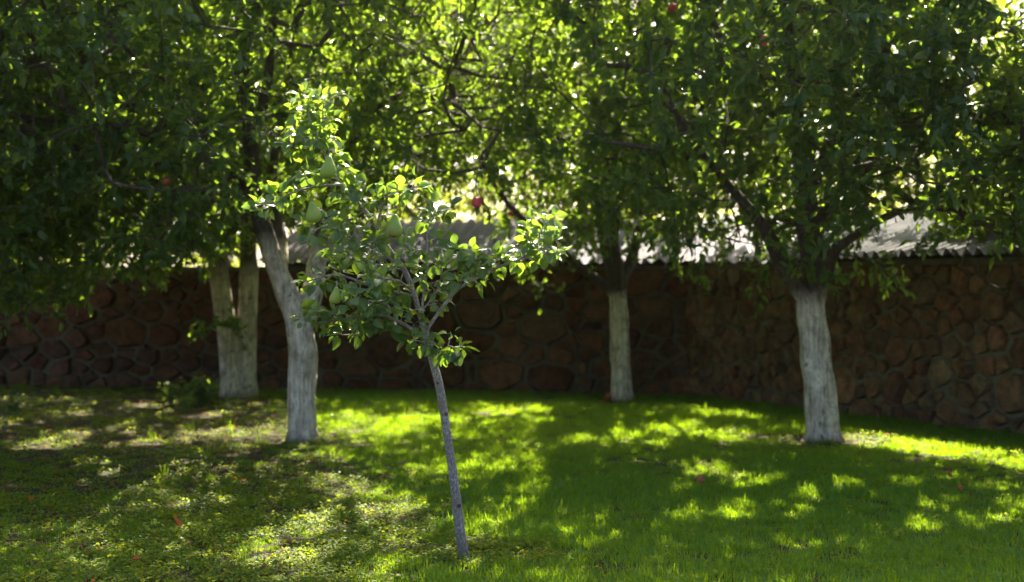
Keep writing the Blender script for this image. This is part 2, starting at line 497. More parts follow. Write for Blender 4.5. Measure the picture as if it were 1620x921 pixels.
def shed(name, label, start, direction, nrm, u0, u1, rows, sheet_w, sheet_l, pitch, amp, pitch_deg, material, z0, ridge_mat, jit, rear=.22):
    root = thing(name, label, 'shed', (start[0] + direction[0] * u0, start[1] + direction[1] * u0, 0))
    e = Vector((direction[0], direction[1], 0)); out = Vector((-nrm[0], -nrm[1], 0)); a = math.radians(pitch_deg)
    up_s = out * math.cos(a) + Vector((0, 0, 1)) * math.sin(a)
    n = e.cross(up_s)
    flip = n.z < 0
    ex = -e if flip else e
    n = ex.cross(up_s)
    me = mesh_np('roof_sheet', *wave_sheet(sheet_w, sheet_l, pitch, amp)); me.materials.append(material)
    cnt = int((u1 - u0) / (sheet_w * .94))
    r = random.Random(int(u1 * 10))
    for j in range(rows):
        for i in range(cnt):
            o = obj('roof_sheet', me, None, root)
            u = (i + (1 if flip else 0)) * sheet_w * .94
            org = e * u + out * (-.12) + Vector((0, 0, z0 + amp + .01)) + up_s * (j * sheet_l * .9 + r.uniform(-jit, jit)) + n * (.012 * j + .006 * (i % 2))
            mt = Matrix((ex, up_s, n)).transposed().to_4x4(); mt.translation = org
            o.matrix_local = mt
    depth = rows * sheet_l * .9 * math.cos(a); top = z0 + rows * sheet_l * .9 * math.sin(a)
    def slab(u_0, u_1, d0, d1, za, zb):
        V = [e * u + out * d + Vector((0, 0, z)) for u in (u_0, u_1) for d in (d0, d1) for z in (za, zb)]
        return [tuple(v) for v in V], [(0, 1, 3, 2), (4, 6, 7, 5), (0, 4, 5, 1), (2, 3, 7, 6), (0, 2, 6, 4), (1, 5, 7, 3)]
    L = cnt * sheet_w * .94
    obj('rear_wall', slab(min(2.2, L * .25), L, depth + .12, depth + .34, -.1, top + rear), ridge_mat, root)
    obj('eave_beam', slab(.02, L, .42, .52, z0 - .12, z0 + .06), M['timber'], root)
    return root
shed('lean_to_shed', 'low shed with striped corrugated metal roof behind the reddish stone wall', COR, DR, NR, 1.2, 9.0, 1, .90, 2.4, .150, .036, 14, M['galvanised'], WALL_H + .01, M['brick_red'], .01)
shed('lean_to_shed', 'pale wavy sheet roof with broad ripples seen beyond the young pear tree', COR, DL, NL, -1.4, 6.4, 2, 1.05, 1.15, .175, .030, 16, M['fibre'], WALL_H + .01, M['timber'], .06, -.06)

# ------------------------------------------------------------------ gaps in the crowns: where the sun comes through to the lawn
PATCH = [  # photo pixels on the ground: cx, cy, rx, ry, openness
    (1090, 640, 40, 5.58, 1), (1180, 655, 60, 5.58, 1), (1255, 664, 50, 4.96, 1), (1085, 682, 50, 10.4, 1), (1160, 690, 45, 6.4, 0.9), (1195, 762, 40, 10, 1),
    (1120, 746, 48, 14, 1), (1075, 780, 34, 9, 0.9), (1165, 815, 30, 20, 0.9), (1085, 812, 24, 14, 0.9), (1300, 780, 34, 15, 1), (1345, 765, 24, 8, 0.9),
    (1460, 835, 30, 15, 1), (1490, 802, 50, 10, 0.9), (1540, 822, 48, 13, 0.9), (1600, 800, 30, 10, 0.8), (1570, 770, 42, 8, 0.7), (1440, 765, 34, 6, 0.8),
    (905, 697, 30, 7.2, 1), (820, 650, 50, 5.58, 1), (905, 640, 26, 3.72, 1), (1000, 641, 34, 3.72, 1), (985, 690, 24, 7.2, 0.9), (845, 667, 26, 4.96, 0.9), (740, 690, 36, 8.8, 0.9),
    (670, 665, 40, 6.2, 0.9), (610, 682, 44, 8, 1), (560, 655, 24, 3.72, 0.8), (575, 798, 75, 24, 1), (540, 770, 50, 12, 1), (650, 772, 18, 24, 0.9), (480, 830, 50, 18, 1),
    (455, 885, 64, 20, 1), (800, 722, 16, 5, 0.8), (865, 715, 16, 4, 0.7), (1050, 705, 22, 5.6, 0.8), (940, 735, 15, 6, 0.6), (760, 655, 30, 4.34, 0.8),
    (55, 705, 50.4, 8.84, 1), (105, 688, 37.4, 6.12, 1), (195, 680, 24.5, 6.12, 1), (130, 655, 12.2, 3.16, 0.9), (235, 643, 23, 3.16, 0.9), (345, 658, 18.7, 3.69, 1), (240, 702, 28.8, 6.12, 1),
    (300, 690, 43.2, 5.44, 0.9), (370, 686, 47.5, 8.16, 1), (430, 682, 13, 4.08, 0.9), (175, 750, 22, 6, 0.9), (410, 747, 26, 8, 0.8), (265, 800, 26, 8, 0.9), (205, 806, 18, 8, 0.9),
    (440, 775, 40, 10, 0.6), (200, 870, 240, 40, 0.55), (430, 905, 90, 18, 0.8), (700, 918, 200, 12, 0.5), (1400, 925, 160, 14, 0.35), (1230, 850, 24, 12, 0.5),
    (520, 735, 40, 10, 0.5), (430, 830, 30, 12, 0.6)]
WEDGE = np.array([(1325, 670), (1420, 680), (1620, 720), (1720, 740), (1720, 775), (1620, 748), (1540, 736), (1440, 719), (1335, 707)], float)

def in_poly(x, y, poly):
    r = np.zeros(len(x), bool); j = len(poly) - 1
    for i in range(len(poly)):
        (xi, yi), (xj, yj) = poly[i], poly[j]
        c = ((yi > y) != (yj > y)) & (x < (xj - xi) * (y - yi) / (yj - yi + 1e-12) + xi)
        r ^= c; j = i
    return r

def openness(p):
    """how open the canopy is where the sun ray through p reaches the lawn"""
    t = p[:, 2] / SUN.z
    gx = p[:, 0] - t * SUN.x; gy = p[:, 1] - t * SUN.y
    ok = gy > 4.5
    Y = np.maximum(gy, 4.5)
    x, y = to_px(gx, Y)
    q = np.stack([gx, gy, 0 * gx], 1)
    wob = (vnoise(q * 3.1) - .5) * .9 + (vnoise(q * 8.0 + 9) - .5) * .8
    res = np.zeros(len(p))
    for cx, cy, rx, ry, o in PATCH:
        d = np.hypot((x - cx) / (rx * 1.08), (y - cy) / (ry * 1.15)) + wob
        res = np.maximum(res, np.where(d < 1, o, 0))
    res = np.maximum(res, in_poly(x + 60 * wob, y + 8 * wob, WEDGE) * 1.0)
    res = res * ok
    # the young pear tree stands in broken sun
    t = (p[:, 1] - PEAR_Y) / SUN.y; hx = p[:, 0] - t * SUN.x; hz = p[:, 2] - t * SUN.z
    q = np.stack([hx, 0 * hx, hz], 1)
    hit = (hx > -1.35) & (hx < .4) & (hz > .75) & (hz < 2.4) & (vnoise(q * 5.5 + 21) > .56)
    res = np.maximum(res, hit * .8)
    # a thin place in the canopy between the forked and the slender tree, where the sun shines in
    blk = np.zeros(len(p), bool); inside = lambda q: (np.abs(q[:, 0] + .65) < 1.25) & (q[:, 1] > 11.4) & (q[:, 1] < 17.0) & (q[:, 2] > 2.1) & (q[:, 2] < 4.9)
    for t in np.arange(.8, 6.4, .5): blk |= inside(p - np.array(SUN)[None] * t)
    return np.maximum(res, np.where(inside(p), .42, blk * .95))

# ------------------------------------------------------------------ trees
FINE_APPLE = [fine_leaf(.52, .35, .12 + .05 * k, .05 * (k % 3 - 1), 50 + k) for k in range(6)]
FINE_PEAR = [fine_leaf(.76, .42, .06 + .13 * (k % 4), .09 * (k % 3 - 1), 80 + k) for k in range(8)]
def leaf_variants(name, fines, m, lo, hi):
    res = []
    for k in range(3 * len(fines)):
        V, T = fines[k % len(fines)]
        me = mesh_np(name, V, T, {'rnd': np.full(len(V), lo + (hi - lo) * ((k * 7) % (3 * len(fines))) / (3 * len(fines) - 1)), 'rib': RIB}, True)
        me.materials.append(m); res.append(me)
    return res
APPLE_VAR = leaf_variants('leaf', FINE_APPLE, M['apple_leaf'], 0.0, .97)
PEAR_VAR = leaf_variants('leaf', FINE_PEAR, M['pear_leaf'], 0.0, 1.0)

def leaf_object(me, parent, O, U, N, s):
    U_, V_, W_ = frames(U[None], N[None])
    mt = Matrix(np.stack([U_[0] * s, V_[0] * s, W_[0] * s], 1).tolist()).to_4x4(); mt.translation = Vector(O)
    o = bpy.data.objects.new('leaf', me); C.objects.link(o); o.parent = parent; o.matrix_local = mt
    return o

def edges_tubes(A, B, ra, rb, sides=5):
    """many straight tapered sticks at once"""
    d = B - A; L = np.linalg.norm(d, axis=1)[:, None] + 1e-9; d = d / L
    ref = np.where(np.abs(d[:, 2:3]) < .9, np.array([[0, 0, 1.0]]), np.array([[1.0, 0, 0]]))
    b = np.cross(d, ref); b /= np.linalg.norm(b, axis=1)[:, None]; c = np.cross(d, b)
    a = np.linspace(0, 2 * np.pi, sides, endpoint=False)
    ring = np.cos(a)[None, :, None] * b[:, None] + np.sin(a)[None, :, None] * c[:, None]
    V = np.concatenate([A[:, None] + ring * ra[:, None, None], B[:, None] + ring * rb[:, None, None]], 1).reshape(-1, 3)
    T = []
    for j in range(sides):
        k = (j + 1) % sides; T += [(j, k, sides + k), (j, sides + k, sides + j)]
    T = (np.array(T)[None] + (np.arange(len(A)) * 2 * sides)[:, None, None]).reshape(-1, 3)
    return V, T

def grow(nodes, parent, targets):
    """join every target to the nearest node of the skeleton, nearest targets first"""
    nodes = [np.array(n) for n in nodes]; parent = list(parent)
    arr = np.zeros((len(nodes) + len(targets) * 6, 3)); arr[:len(nodes)] = nodes; n = len(nodes)
    base = arr[:n]
    order = np.argsort(np.min(np.linalg.norm(targets[:, None] - base[None], axis=2), axis=1))
    tips = np.zeros(len(targets), int)
    for ti in order:
        t = targets[ti]
        d = arr[:n] - t
        cost = np.sqrt((d * d).sum(1)) + np.maximum(0, d[:, 2]) * .35      # branches rise rather than hang
        k = int(np.argmin(cost)); p = arr[k]; L = np.linalg.norm(t - p)
        m = min(5, max(1, int(L / .22)))
        prev = k
        for q in range(1, m + 1):
            f = q / m
            x = p + (t - p) * f
            if q < m: x = x + rng.normal(0, .035, 3) * L + np.array([0, 0, .10 * L * math.sin(math.pi * f)])
            arr[n] = x; parent.append(prev); prev = n; n += 1
        tips[ti] = prev
    return arr[:n], np.array(parent), tips

def crown_points(ells, floor, keep):
    out = []
    for (c, r, k) in ells:
        c = np.array(c); r = np.array(r); got = 0; q = []
        while got < k:
            p = rng.uniform(-1, 1, (k * 3, 3)); d = np.linalg.norm(p, axis=1)
            p = p[(d < 1)]
            d = np.linalg.norm(p, axis=1)
            p = p[rng.random(len(p)) < .45 + .55 * d]             # leaves sit more towards the outside
            p = c + p * r
            p = p[(vnoise(p * 1.15 + 3) > .33) & (p[:, 2] > floor(p))]
            p = p[keep(p)]
            q.append(p); got += len(p)
            if len(q) > 20: break
        out.append(np.concatenate(q)[:k])
    return np.concatenate(out)

def make_leaves(tips_xyz, dirs, n_twig, per, length, spread):
    """twigs at each branch tip and leaves along every twig"""
    n = len(tips_xyz)
    A = np.repeat(tips_xyz, n_twig, 0); D = np.repeat(dirs, n_twig, 0)
    d = D * .7 + rng.normal(0, spread, A.shape) + np.array([0, 0, -.08]); d /= np.linalg.norm(d, axis=1)[:, None]
    L = length * rng.uniform(.55, 1.25, len(A))
    B = A + d * L[:, None] + np.array([0, 0, -.25]) * (L ** 2)[:, None]
    m = len(A)
    t = (np.arange(per)[None] + rng.uniform(.1, .9, (m, per))) / per
    O = A[:, None] + (B - A)[:, None] * t[..., None] + np.array([0, 0, .0])
    U = d[:, None] * .55 + rng.normal(0, .62, (m, per, 3)) + np.array([0, 0, -.22])
    N = rng.normal(0, .55, (m, per, 3)) + np.array([0, -.25, .9])
    return A, B, O.reshape(-1, 3), U.reshape(-1, 3), N.reshape(-1, 3)

def in_frame(O):
    x = CX + F * O[:, 0] / np.maximum(O[:, 1], .1); y = HZ - F * (O[:, 2] - CH) / np.maximum(O[:, 1], .1)
    return x, y, (x > 0) & (x < 1620) & (y > 0) & (y < 921)

SPECS = []
def apple_tree(*a, **k):
    """note the tree and its crown points; the trees are built once all crowns are known"""
    ells, floor = a[4], a[5]; kp = k.pop('keep', None) or (lambda p: np.ones(len(p), bool))
    tg = crown_points(ells, floor, kp)
    SPECS.append([a, k, tg, floor, kp])

def close_canopy(target=3.0, cell=.28):
    """add crown points where the canopy is too thin to shade the garden, next to foliage that is already there"""
    gx = np.arange(-7.5, 6.5, cell); gy = np.arange(5.0, 18.3, cell)
    owner = np.concatenate([np.full(len(s_[2]), i) for i, s_ in enumerate(SPECS)]); pts = np.concatenate([s_[2] for s_ in SPECS])
    def ground(p): t = p[:, 2] / SUN.z; return p[:, 0] - t * SUN.x, p[:, 1] - t * SUN.y
    hx, hy = ground(pts)
    od = np.zeros((len(gx), len(gy)))
    def splat(x, y):
        ix = int(round((x - gx[0]) / cell)); iy = int(round((y - gy[0]) / cell))
        for a in range(-2, 3):
            for c in range(-2, 3):
                if 0 <= ix + a < len(gx) and 0 <= iy + c < len(gy):
                    d2 = (gx[ix + a] - x) ** 2 + (gy[iy + c] - y) ** 2
                    od[ix + a, iy + c] += .063 / (2 * math.pi * .055) * math.exp(-d2 / (2 * .055))
    for x, y in zip(hx, hy): splat(x, y)
    added = 0
    cells = [(i, j) for i in range(len(gx)) for j in range(len(gy))]; random.shuffle(cells)
    extra = {i: [] for i in range(len(SPECS))}
    for i, j in cells:
        g0 = np.array([gx[i], gy[j], 0.0])
        wl = (g0[0] - COR[0]) * NR[0] + (g0[1] - COR[1]) * NR[1]
        if wl < .45 or abs(g0[0] + .8) > .46 * g0[1] + 1.6: continue
        if openness(g0[None])[0] > .5: continue
        zs = np.arange(1.9, 6.6, .16); ray = g0 + np.array(SUN)[None] * (zs / SUN.z)[:, None]
        sel = (np.abs(hx - g0[0]) < 1.5) & (np.abs(hy - g0[1]) < 2.0); near = pts[sel]; no = owner[sel]
        if not len(near): continue
        tries = 0
        while od[i, j] < target and tries < 9:
            tries += 1
            q = ray + rng.normal(0, .10, ray.shape)
            D = np.linalg.norm(q[:, None] - near[None], axis=2); k = D.argmin(1); dm = D[np.arange(len(q)), k]
            for z in np.argsort(dm + rng.uniform(0, .5, len(dm)))[:8]:
                w = no[k[z]]
                if dm[z] < 1.9 and SPECS[w][3](q[z:z + 1])[0] < 0 and SPECS[w][4](q[z:z + 1])[0] and dm[z] > .12:
                    extra[w].append(q[z]); splat(*[v[0] for v in ground(q[z:z + 1])]); added += 1; break
    for w, e in extra.items():
        if e: SPECS[w][2] = np.concatenate([SPECS[w][2], np.array(e)])
    print('canopy points added', added)
    return gx, gy, od

ALL_O = []
def build_tree(tg, label, base, trunks, limbs, ells, floor, bark, leaf_mat, n_leaf_obj, fruit=(), group=None, name='apple_tree', leaf_size=.088,
               twigs=4, per=10, carve=True, tw_len=.30, sprigs=None):
    base = np.array(base, float); root = thing(name, label, 'tree', base, group)
    skel, par = [], []
    first_node = {}
    for i, (pts, rad) in enumerate(trunks):
        V, T = tube(np.array(pts) - base, rad, 16, .05, .22, .05, i * 3.7 + base[0])
        obj('trunk', mesh_np('trunk', V, T, None, True), bark, root)
    for i, (pts, rad) in enumerate(limbs):
        V, T = tube(np.array(pts) - base, rad, 12, .06, .20, .04, i * 2.1 + base[1])
        obj('limb', mesh_np('limb', V, T, None, True), bark, root)
        Q, R = resample(pts, rad, .16)
        for k, q in enumerate(Q):
            par.append(-1 if k == 0 else len(skel) - 1); skel.append(q)
    if sprigs is not None: tg = np.concatenate([tg, np.array(sprigs)])
    n0 = len(skel)
    arr, par, tips = grow(skel, par, tg)
    cnt = np.ones(len(arr))
    for i in range(len(arr) - 1, n0 - 1, -1): cnt[par[i]] += cnt[i]
    rr = np.minimum(.0042 * cnt ** .42, .045)
    idx = np.arange(n0, len(arr)); pa = par[idx]
    g = Geo()
    g.add(*edges_tubes(arr[pa] - base, arr[idx] - base, np.minimum(rr[pa], rr[idx] * 1.35), rr[idx], 5))
    d = arr[tips] - arr[par[tips]]; d /= np.linalg.norm(d, axis=1)[:, None] + 1e-9
    A, B, O, U, N = make_leaves(arr[tips], d, twigs, per, tw_len, .62)
    g.add(*edges_tubes(A - base, B - base, np.full(len(A), .0035), np.full(len(A), .0015), 3))
    obj('branches', mesh_np('branches', *g.data()), M['bark'], root)
    if carve:
        op = openness(O); ok = rng.random(len(O)) > np.where(op > .95, 1, op)
        O, U, N = O[ok], U[ok], N[ok]
    ALL_O.append(O)
    size = leaf_size * rng.uniform(.65, 1.2, len(O)); rnd = np.clip(rng.normal(.45, .22, len(O)), 0, .96); rnd[rng.random(len(O)) < .006] = 1.0
    pick = np.zeros(len(O), bool)
    if n_leaf_obj:                                   # the leaves that show largest become leaf objects
        x, y, vis = in_frame(O)
        cand = np.nonzero(vis)[0]; cell = {}
        for i in cand[np.argsort(O[cand, 1])]:
            key = (int(x[i] // 13), int(y[i] // 13))
            if key not in cell: cell[key] = i
        best = sorted(cell.values(), key=lambda i: O[i, 1])[:n_leaf_obj]
        pick[best] = True
        for i in best: leaf_object(APPLE_VAR[i % len(APPLE_VAR)], root, O[i] - base, U[i], N[i], size[i])
    q = ~pick
    cr = obj('crown', leaf_mesh('crown', O[q] - base, U[q], N[q], size[q], rnd[q]), leaf_mat, root)
    cr['kind'] = 'stuff'
    for (pos, diam, m) in fruit:
        pos = np.array(pos); k = int(np.argmin(np.linalg.norm(arr - (pos + np.array([0, 0, .10])), axis=1)))
        apple(root, pos - base, diam, m, arr[k] - base)
    print(name, 'leaves', len(O))
    return root

def lathe(prof, seg=20, squash=1.0):
    prof = np.array(prof); a = np.linspace(0, 2 * np.pi, seg, endpoint=False); n = len(prof)
    V = np.stack([prof[:, 0:1] * np.cos(a), prof[:, 0:1] * np.sin(a) * squash, np.repeat(prof[:, 1:2], seg, 1)], 2).reshape(-1, 3)
    T = []
    for i in range(n - 1):
        for j in range(seg):
            k = (j + 1) % seg; T += [(i * seg + j, i * seg + k, (i + 1) * seg + k), (i * seg + j, (i + 1) * seg + k, (i + 1) * seg + j)]
    return V, np.array(T)

APPLE_PROF = [(.0, -.40), (.10, -.44), (.22, -.46), (.36, -.38), (.47, -.18), (.50, .05), (.45, .28), (.33, .41), (.18, .45), (.08, .40), (.0, .34)]
PEAR_PROF = [(.0, -.44), (.08, -.47), (.20, -.485), (.30, -.44), (.375, -.33), (.395, -.20), (.365, -.05), (.29, .10), (.215, .23), (.165, .35), (.12, .44), (.06, .49), (.0, .495)]

def apple(root, pos, diam, m, hang=None):
    V, T = lathe(APPLE_PROF, 20)
    o = obj('apple', mesh_np('apple', V * diam, T, None, True), m, root); o.location = [float(v) for v in pos]
    if hang is not None:
        top = np.array([0, 0, .35 * diam])
        V, T = tube([top, np.array([0, 0, .7 * diam]), (hang - pos) * .5 + np.array([.0, 0, .12 * diam]), hang - pos], [.002, .002, .003, .004], 5, .05)
        obj('stalk', mesh_np('stalk', V, T, None, True), M['bark'], o)
    return o

def rad_px(px, Y): return px / F * Y / 2

# ---- thick straight tree on the right
Y = G(1300, 697)[1]; b = G(1300, 697)
def R_(x, y, dy=0): return P(x, y, Y + dy)
tr = [([R_(1301, 704), R_(1300, 680), R_(1296, 620), R_(1289, 550), R_(1283, 500), R_(1281, 462)], [rad_px(74, Y), rad_px(54, Y), rad_px(51, Y), rad_px(47, Y), rad_px(45, Y), rad_px(44, Y)])]
lb = [([R_(1277, 478), R_(1255, 445, -.05), R_(1232, 405, -.1), R_(1205, 355, -.25), R_(1150, 290, -.5), R_(1090, 215, -.9), R_(1040, 120, -1.3)], [.075, .075, .072, .052, .034, .024, .014]),
      ([R_(1285, 478), R_(1290, 430, .1), R_(1281, 370, .2), R_(1275, 300, .25), R_(1260, 200, .3), R_(1255, 60, .3), R_(1265, -120, .2)], [.085, .10, .105, .085, .07, .055, .03]),
      ([R_(1292, 478), R_(1304, 440, -.1), R_(1318, 400, -.3), R_(1335, 385, -.5), R_(1385, 352, -.8), R_(1440, 331, -1.0), R_(1520, 335, -1.1), R_(1590, 375, -1.2)], [.07, .065, .055, .038, .034, .030, .024, .014]),
      ([R_(1281, 380, .1), R_(1310, 320, -.3), R_(1390, 250, -.9), R_(1470, 232, -1.4), R_(1530, 195, -1.7), R_(1620, 190, -2.0), R_(1700, 150, -2.2)], [.07, .06, .045, .04, .034, .026, .016]),
      ([R_(1276, 310, .25), R_(1330, 200, .1), R_(1400, 80, -.3), R_(1460, -60, -.7)], [.06, .05, .04, .02]),
      ([R_(1262, 230, .25), R_(1190, 130, .5), R_(1120, 20, .8), R_(1090, -90, .9)], [.05, .042, .03, .016]),
      ([R_(1270, 260, .2), R_(1262, 160, -.6), R_(1250, 60, -1.4), R_(1240, -60, -2.0)], [.05, .042, .03, .016])]
cR = np.array([b[0] + .15, Y - .3, 3.5])
def floorR(p):
    x = CX + F * p[:, 0] / p[:, 1]; y = HZ - F * (p[:, 2] - CH) / p[:, 1]
    lim = np.interp(x, [1000, 1080, 1180, 1250, 1330, 1400, 1480, 1540, 1620], [330, 400, 385, 380, 362, 330, 335, 365, 380])
    return np.where(y < lim + 18 * (vnoise(p * 2.3) - .5), -1, 99)
spr = [R_(1285, 418, -.5), R_(1300, 432, -.55), R_(1275, 400, -.6), R_(1385, 412, -.3), R_(1395, 425, -.3), R_(1520, 420, .1), R_(1545, 435, .2), R_(1562, 448, .1), R_(1215, 430, .3), R_(1100, 415, .5),
       R_(1450, 390, -.2), R_(1350, 390, .3)]
apple_tree('whitewashed apple tree with the thick straight trunk beside the reddish wall', b, tr, lb,
           [(cR, (3.0, 2.9, 2.1), 1450), (cR + np.array([.9, -1.6, -.5]), (1.9, 1.3, 1.3), 260), (cR + np.array([2.0, .3, -.1]), (1.8, 2.0, 1.9), 420), (cR + np.array([.3, 1.3, 1.8]), (3.0, 2.3, 1.2), 420), (cR + np.array([2.7, 1.0, .9]), (1.7, 2.2, 1.8), 420)], floorR, M['limewash'], M['apple_leaf'], 300,
           [(P(1213, 64, 9.6), .085, M['apple']), (P(1064, 12, 11.0), .07, M['apple'])],
           keep=lambda p: (p[:, 1] > 8.7) & ~((p[:, 0] < 1.2) & (p[:, 1] < 9.9)), sprigs=spr)

# ---- forked tree on the left
Y = G(478, 697)[1]; b = G(478, 697)
tr = [([R_(478, 704), R_(478, 680), R_(477, 620), R_(478, 560), R_(473, 520), R_(466, 492), R_(445, 445), R_(428, 400), R_(416, 360), R_(404, 320), R_(398, 250), R_(390, 160), R_(380, 40), R_(370, -110)],
       [rad_px(64, Y), rad_px(46, Y), rad_px(44, Y), rad_px(45, Y), rad_px(45, Y), rad_px(42, Y), rad_px(33, Y), rad_px(31, Y), rad_px(29, Y), rad_px(27, Y), .065, .055, .045, .02])]
lb = [([R_(482, 515), R_(492, 470, .1), R_(500, 420, .2), R_(508, 370, .3), R_(530, 290, .5), R_(570, 190, .8), R_(610, 90, 1.0), R_(640, -40, 1.0)], [.085, .095, .085, .07, .055, .045, .035, .015]),
      ([R_(440, 445, .05), R_(446, 400, .25), R_(438, 350, .4), R_(430, 280, .6), R_(450, 160, .9), R_(470, 40, 1.1)], [.06, .06, .055, .05, .04, .02]),
      ([R_(404, 325), R_(360, 250, -.2), R_(310, 190, -.5), R_(250, 120, -.8), R_(190, 70, -1.1)], [.06, .05, .04, .03, .015]),
      ([R_(398, 240), R_(420, 150, -.5), R_(430, 60, -1.0), R_(440, -60, -1.5)], [.05, .042, .03, .015]),
      ([R_(405, 330), R_(370, 310, -.6), R_(310, 300, -1.2), R_(240, 300, -1.6)], [.045, .04, .03, .015]),
      ([R_(575, 180, .8), R_(640, 150, .3), R_(710, 160, -.3), R_(760, 200, -.7)], [.04, .032, .022, .012])]
cL = np.array([b[0] - .55, Y, 3.5])
def floorL(p):
    x = CX + F * p[:, 0] / p[:, 1]; y = HZ - F * (p[:, 2] - CH) / p[:, 1]
    lim = np.interp(x, [0, 120, 250, 330, 400, 470, 600, 780, 850], [455, 455, 445, 400, 330, 330, 345, 350, 340])
    return np.where(y < lim + 22 * (vnoise(p * 2.3) - .5), -1, 99)
apple_tree('whitewashed apple tree whose pale trunk forks into two limbs behind the pear tree', b, tr, lb,
           [(cL, (2.7, 2.7, 2.1), 1350), (cL + np.array([1.6, .2, .3]), (1.6, 1.7, 1.6), 300), (cL + np.array([-.6, 1.3, 1.8]), (2.6, 2.2, 1.2), 380)], floorL, bark_material('limewashed_bark_forked', 1.68), M['apple_leaf'], 240,
           [(P(754, 320, 11.0), .085, M['apple']), (P(263, 287, 10.6), .065, M['apple_orange']), (P(272, 366, 10.8), .06, M['apple_orange']), (P(320, 392, 11.2), .07, M['apple_orange'])],
           keep=lambda p: (p[:, 1] > 8.9), sprigs=[P(757, 270, 11.0), P(752, 290, 11.05), P(300, 380, 11.0)])

# ---- double-stemmed tree at the back left
Y = G(378, 628)[1]; b = G(378, 628)
tr = [([R_(372, 632), R_(368, 600), R_(362, 540), R_(352, 470), R_(345, 430), R_(338, 380), R_(325, 300), R_(300, 180), R_(280, 40)], [rad_px(48, Y), rad_px(36, Y), rad_px(33, Y), rad_px(31, Y), rad_px(30, Y), rad_px(27, Y), .09, .07, .04]),
      ([R_(386, 632), R_(389, 600), R_(391, 540), R_(393, 470), R_(394, 430), R_(393, 380), R_(400, 300), R_(410, 180), R_(420, 40)], [rad_px(46, Y), rad_px(33, Y), rad_px(31, Y), rad_px(29, Y), rad_px(29, Y), rad_px(27, Y), .09, .07, .04])]
lb = [([R_(336, 370), R_(290, 320, -.3), R_(220, 260, -.7), R_(150, 220, -1)], [.07, .06, .045, .02]), ([R_(398, 320), R_(440, 240, .3), R_(480, 120, .6), R_(500, 0, .7)], [.07, .06, .045, .02]),
      ([R_(326, 300), R_(320, 200, -.6), R_(310, 80, -1.2), R_(300, -60, -1.7)], [.07, .055, .04, .02]),
      ([R_(366, 570, -.1), R_(350, 530, -.35), R_(330, 518, -.5)], [.012, .008, .004])]
cB = np.array([b[0] - .7, Y - .5, 3.9])
def floorB(p):
    x = CX + F * p[:, 0] / p[:, 1]; y = HZ - F * (p[:, 2] - CH) / p[:, 1]
    lim = np.interp(x, [0, 120, 250, 330, 400, 470, 600], [462, 455, 435, 395, 375, 350, 340])
    return np.where(y < lim + 20 * (vnoise(p * 2.3) - .5), -1, 99)
apple_tree('whitewashed apple tree with two stems rising from one foot close to the dark wall', b, tr, lb,
           [(cB, (3.1, 2.3, 2.4), 1150), (cB + np.array([-1.6, 1.2, .2]), (2.8, 2.2, 1.9), 420), (cB + np.array([-2.6, 2.4, -.2]), (2.2, 1.4, 1.5), 220), (cB + np.array([-1.5, -.2, -1.75]), (2.3, 1.6, .85), 260), (cB + np.array([1.8, 1.9, .6]), (1.7, 1.3, 1.3), 200)], floorB, bark_material('limewashed_bark_double', 1.50, .14, .85), M['apple_leaf'], 0,
           sprigs=[R_(328, 518, -.5), R_(345, 515, -.5), R_(372, 512, -.5)], leaf_size=.085, keep=lambda p: (p[:, 1] < 17.6) | (p[:, 2] > 1.9 + (p[:, 1] - 17.6) * .4))

# ---- slender tree in front of the wall corner
Y = G(983, 633)[1]; b = G(983, 633)
tr = [([R_(984, 637), R_(984, 620), R_(983, 580), R_(981, 530), R_(979, 490), R_(977, 462)], [rad_px(50, Y), rad_px(35, Y), rad_px(32, Y), rad_px(31, Y), rad_px(30, Y), rad_px(29, Y)])]
lb = [([R_(974, 472), R_(962, 455, -.05), R_(935, 435, -.2), R_(905, 412, -.4), R_(870, 380, -.7), R_(810, 330, -1.1), R_(760, 260, -1.5)], [.06, .055, .05, .045, .04, .03, .015]),
      ([R_(976, 474), R_(968, 430, .05), R_(957, 390, .1), R_(950, 340, .1), R_(940, 240, 0), R_(930, 120, 0), R_(925, 0, 0)], [.08, .075, .07, .065, .055, .045, .02]),
      ([R_(980, 474), R_(985, 440, .1), R_(998, 415, .2), R_(1010, 370, .3), R_(1040, 280, .4), R_(1080, 160, .5), R_(1100, 30, .5)], [.08, .075, .07, .06, .05, .04, .02]),
      ([R_(977, 474), R_(978, 425, -.2), R_(972, 370, -.5), R_(985, 290, -1.0), R_(1010, 200, -1.5)], [.065, .055, .05, .04, .02])]
cC = np.array([b[0] + .35, Y - .5, 3.75])
def floorC(p):
    x = CX + F * p[:, 0] / p[:, 1]; y = HZ - F * (p[:, 2] - CH) / p[:, 1]
    lim = np.interp(x, [600, 780, 860, 930, 1000, 1060, 1150], [330, 355, 390, 385, 395, 385, 400])
    return np.where(y < lim + 20 * (vnoise(p * 2.3) - .5), -1, 99)
apple_tree('slender whitewashed apple tree standing before the corner of the walls', b, tr, lb,
           [(cC, (2.3, 2.3, 2.4), 1150), (cC + np.array([-1.6, -.4, .5]), (1.3, 1.6, 1.8), 200), (cC + np.array([-.4, 2.6, .8]), (3.0, 1.5, 1.2), 380)], floorC, bark_material('limewashed_bark_slender', 1.22, .06), M['apple_leaf'], 0,
           [(P(970, 131, 15.0), .085, M['apple']), (P(808, 338, 15.2), .06, M['apple'])],
           sprigs=[R_(835, 425, -.6), R_(845, 445, -.6), R_(828, 440, -.6), R_(842, 412, -.6)], keep=lambda p: (p[:, 1] < 17.0) | (p[:, 2] > 1.9 + (p[:, 1] - 17.0) * .4), leaf_size=.085)

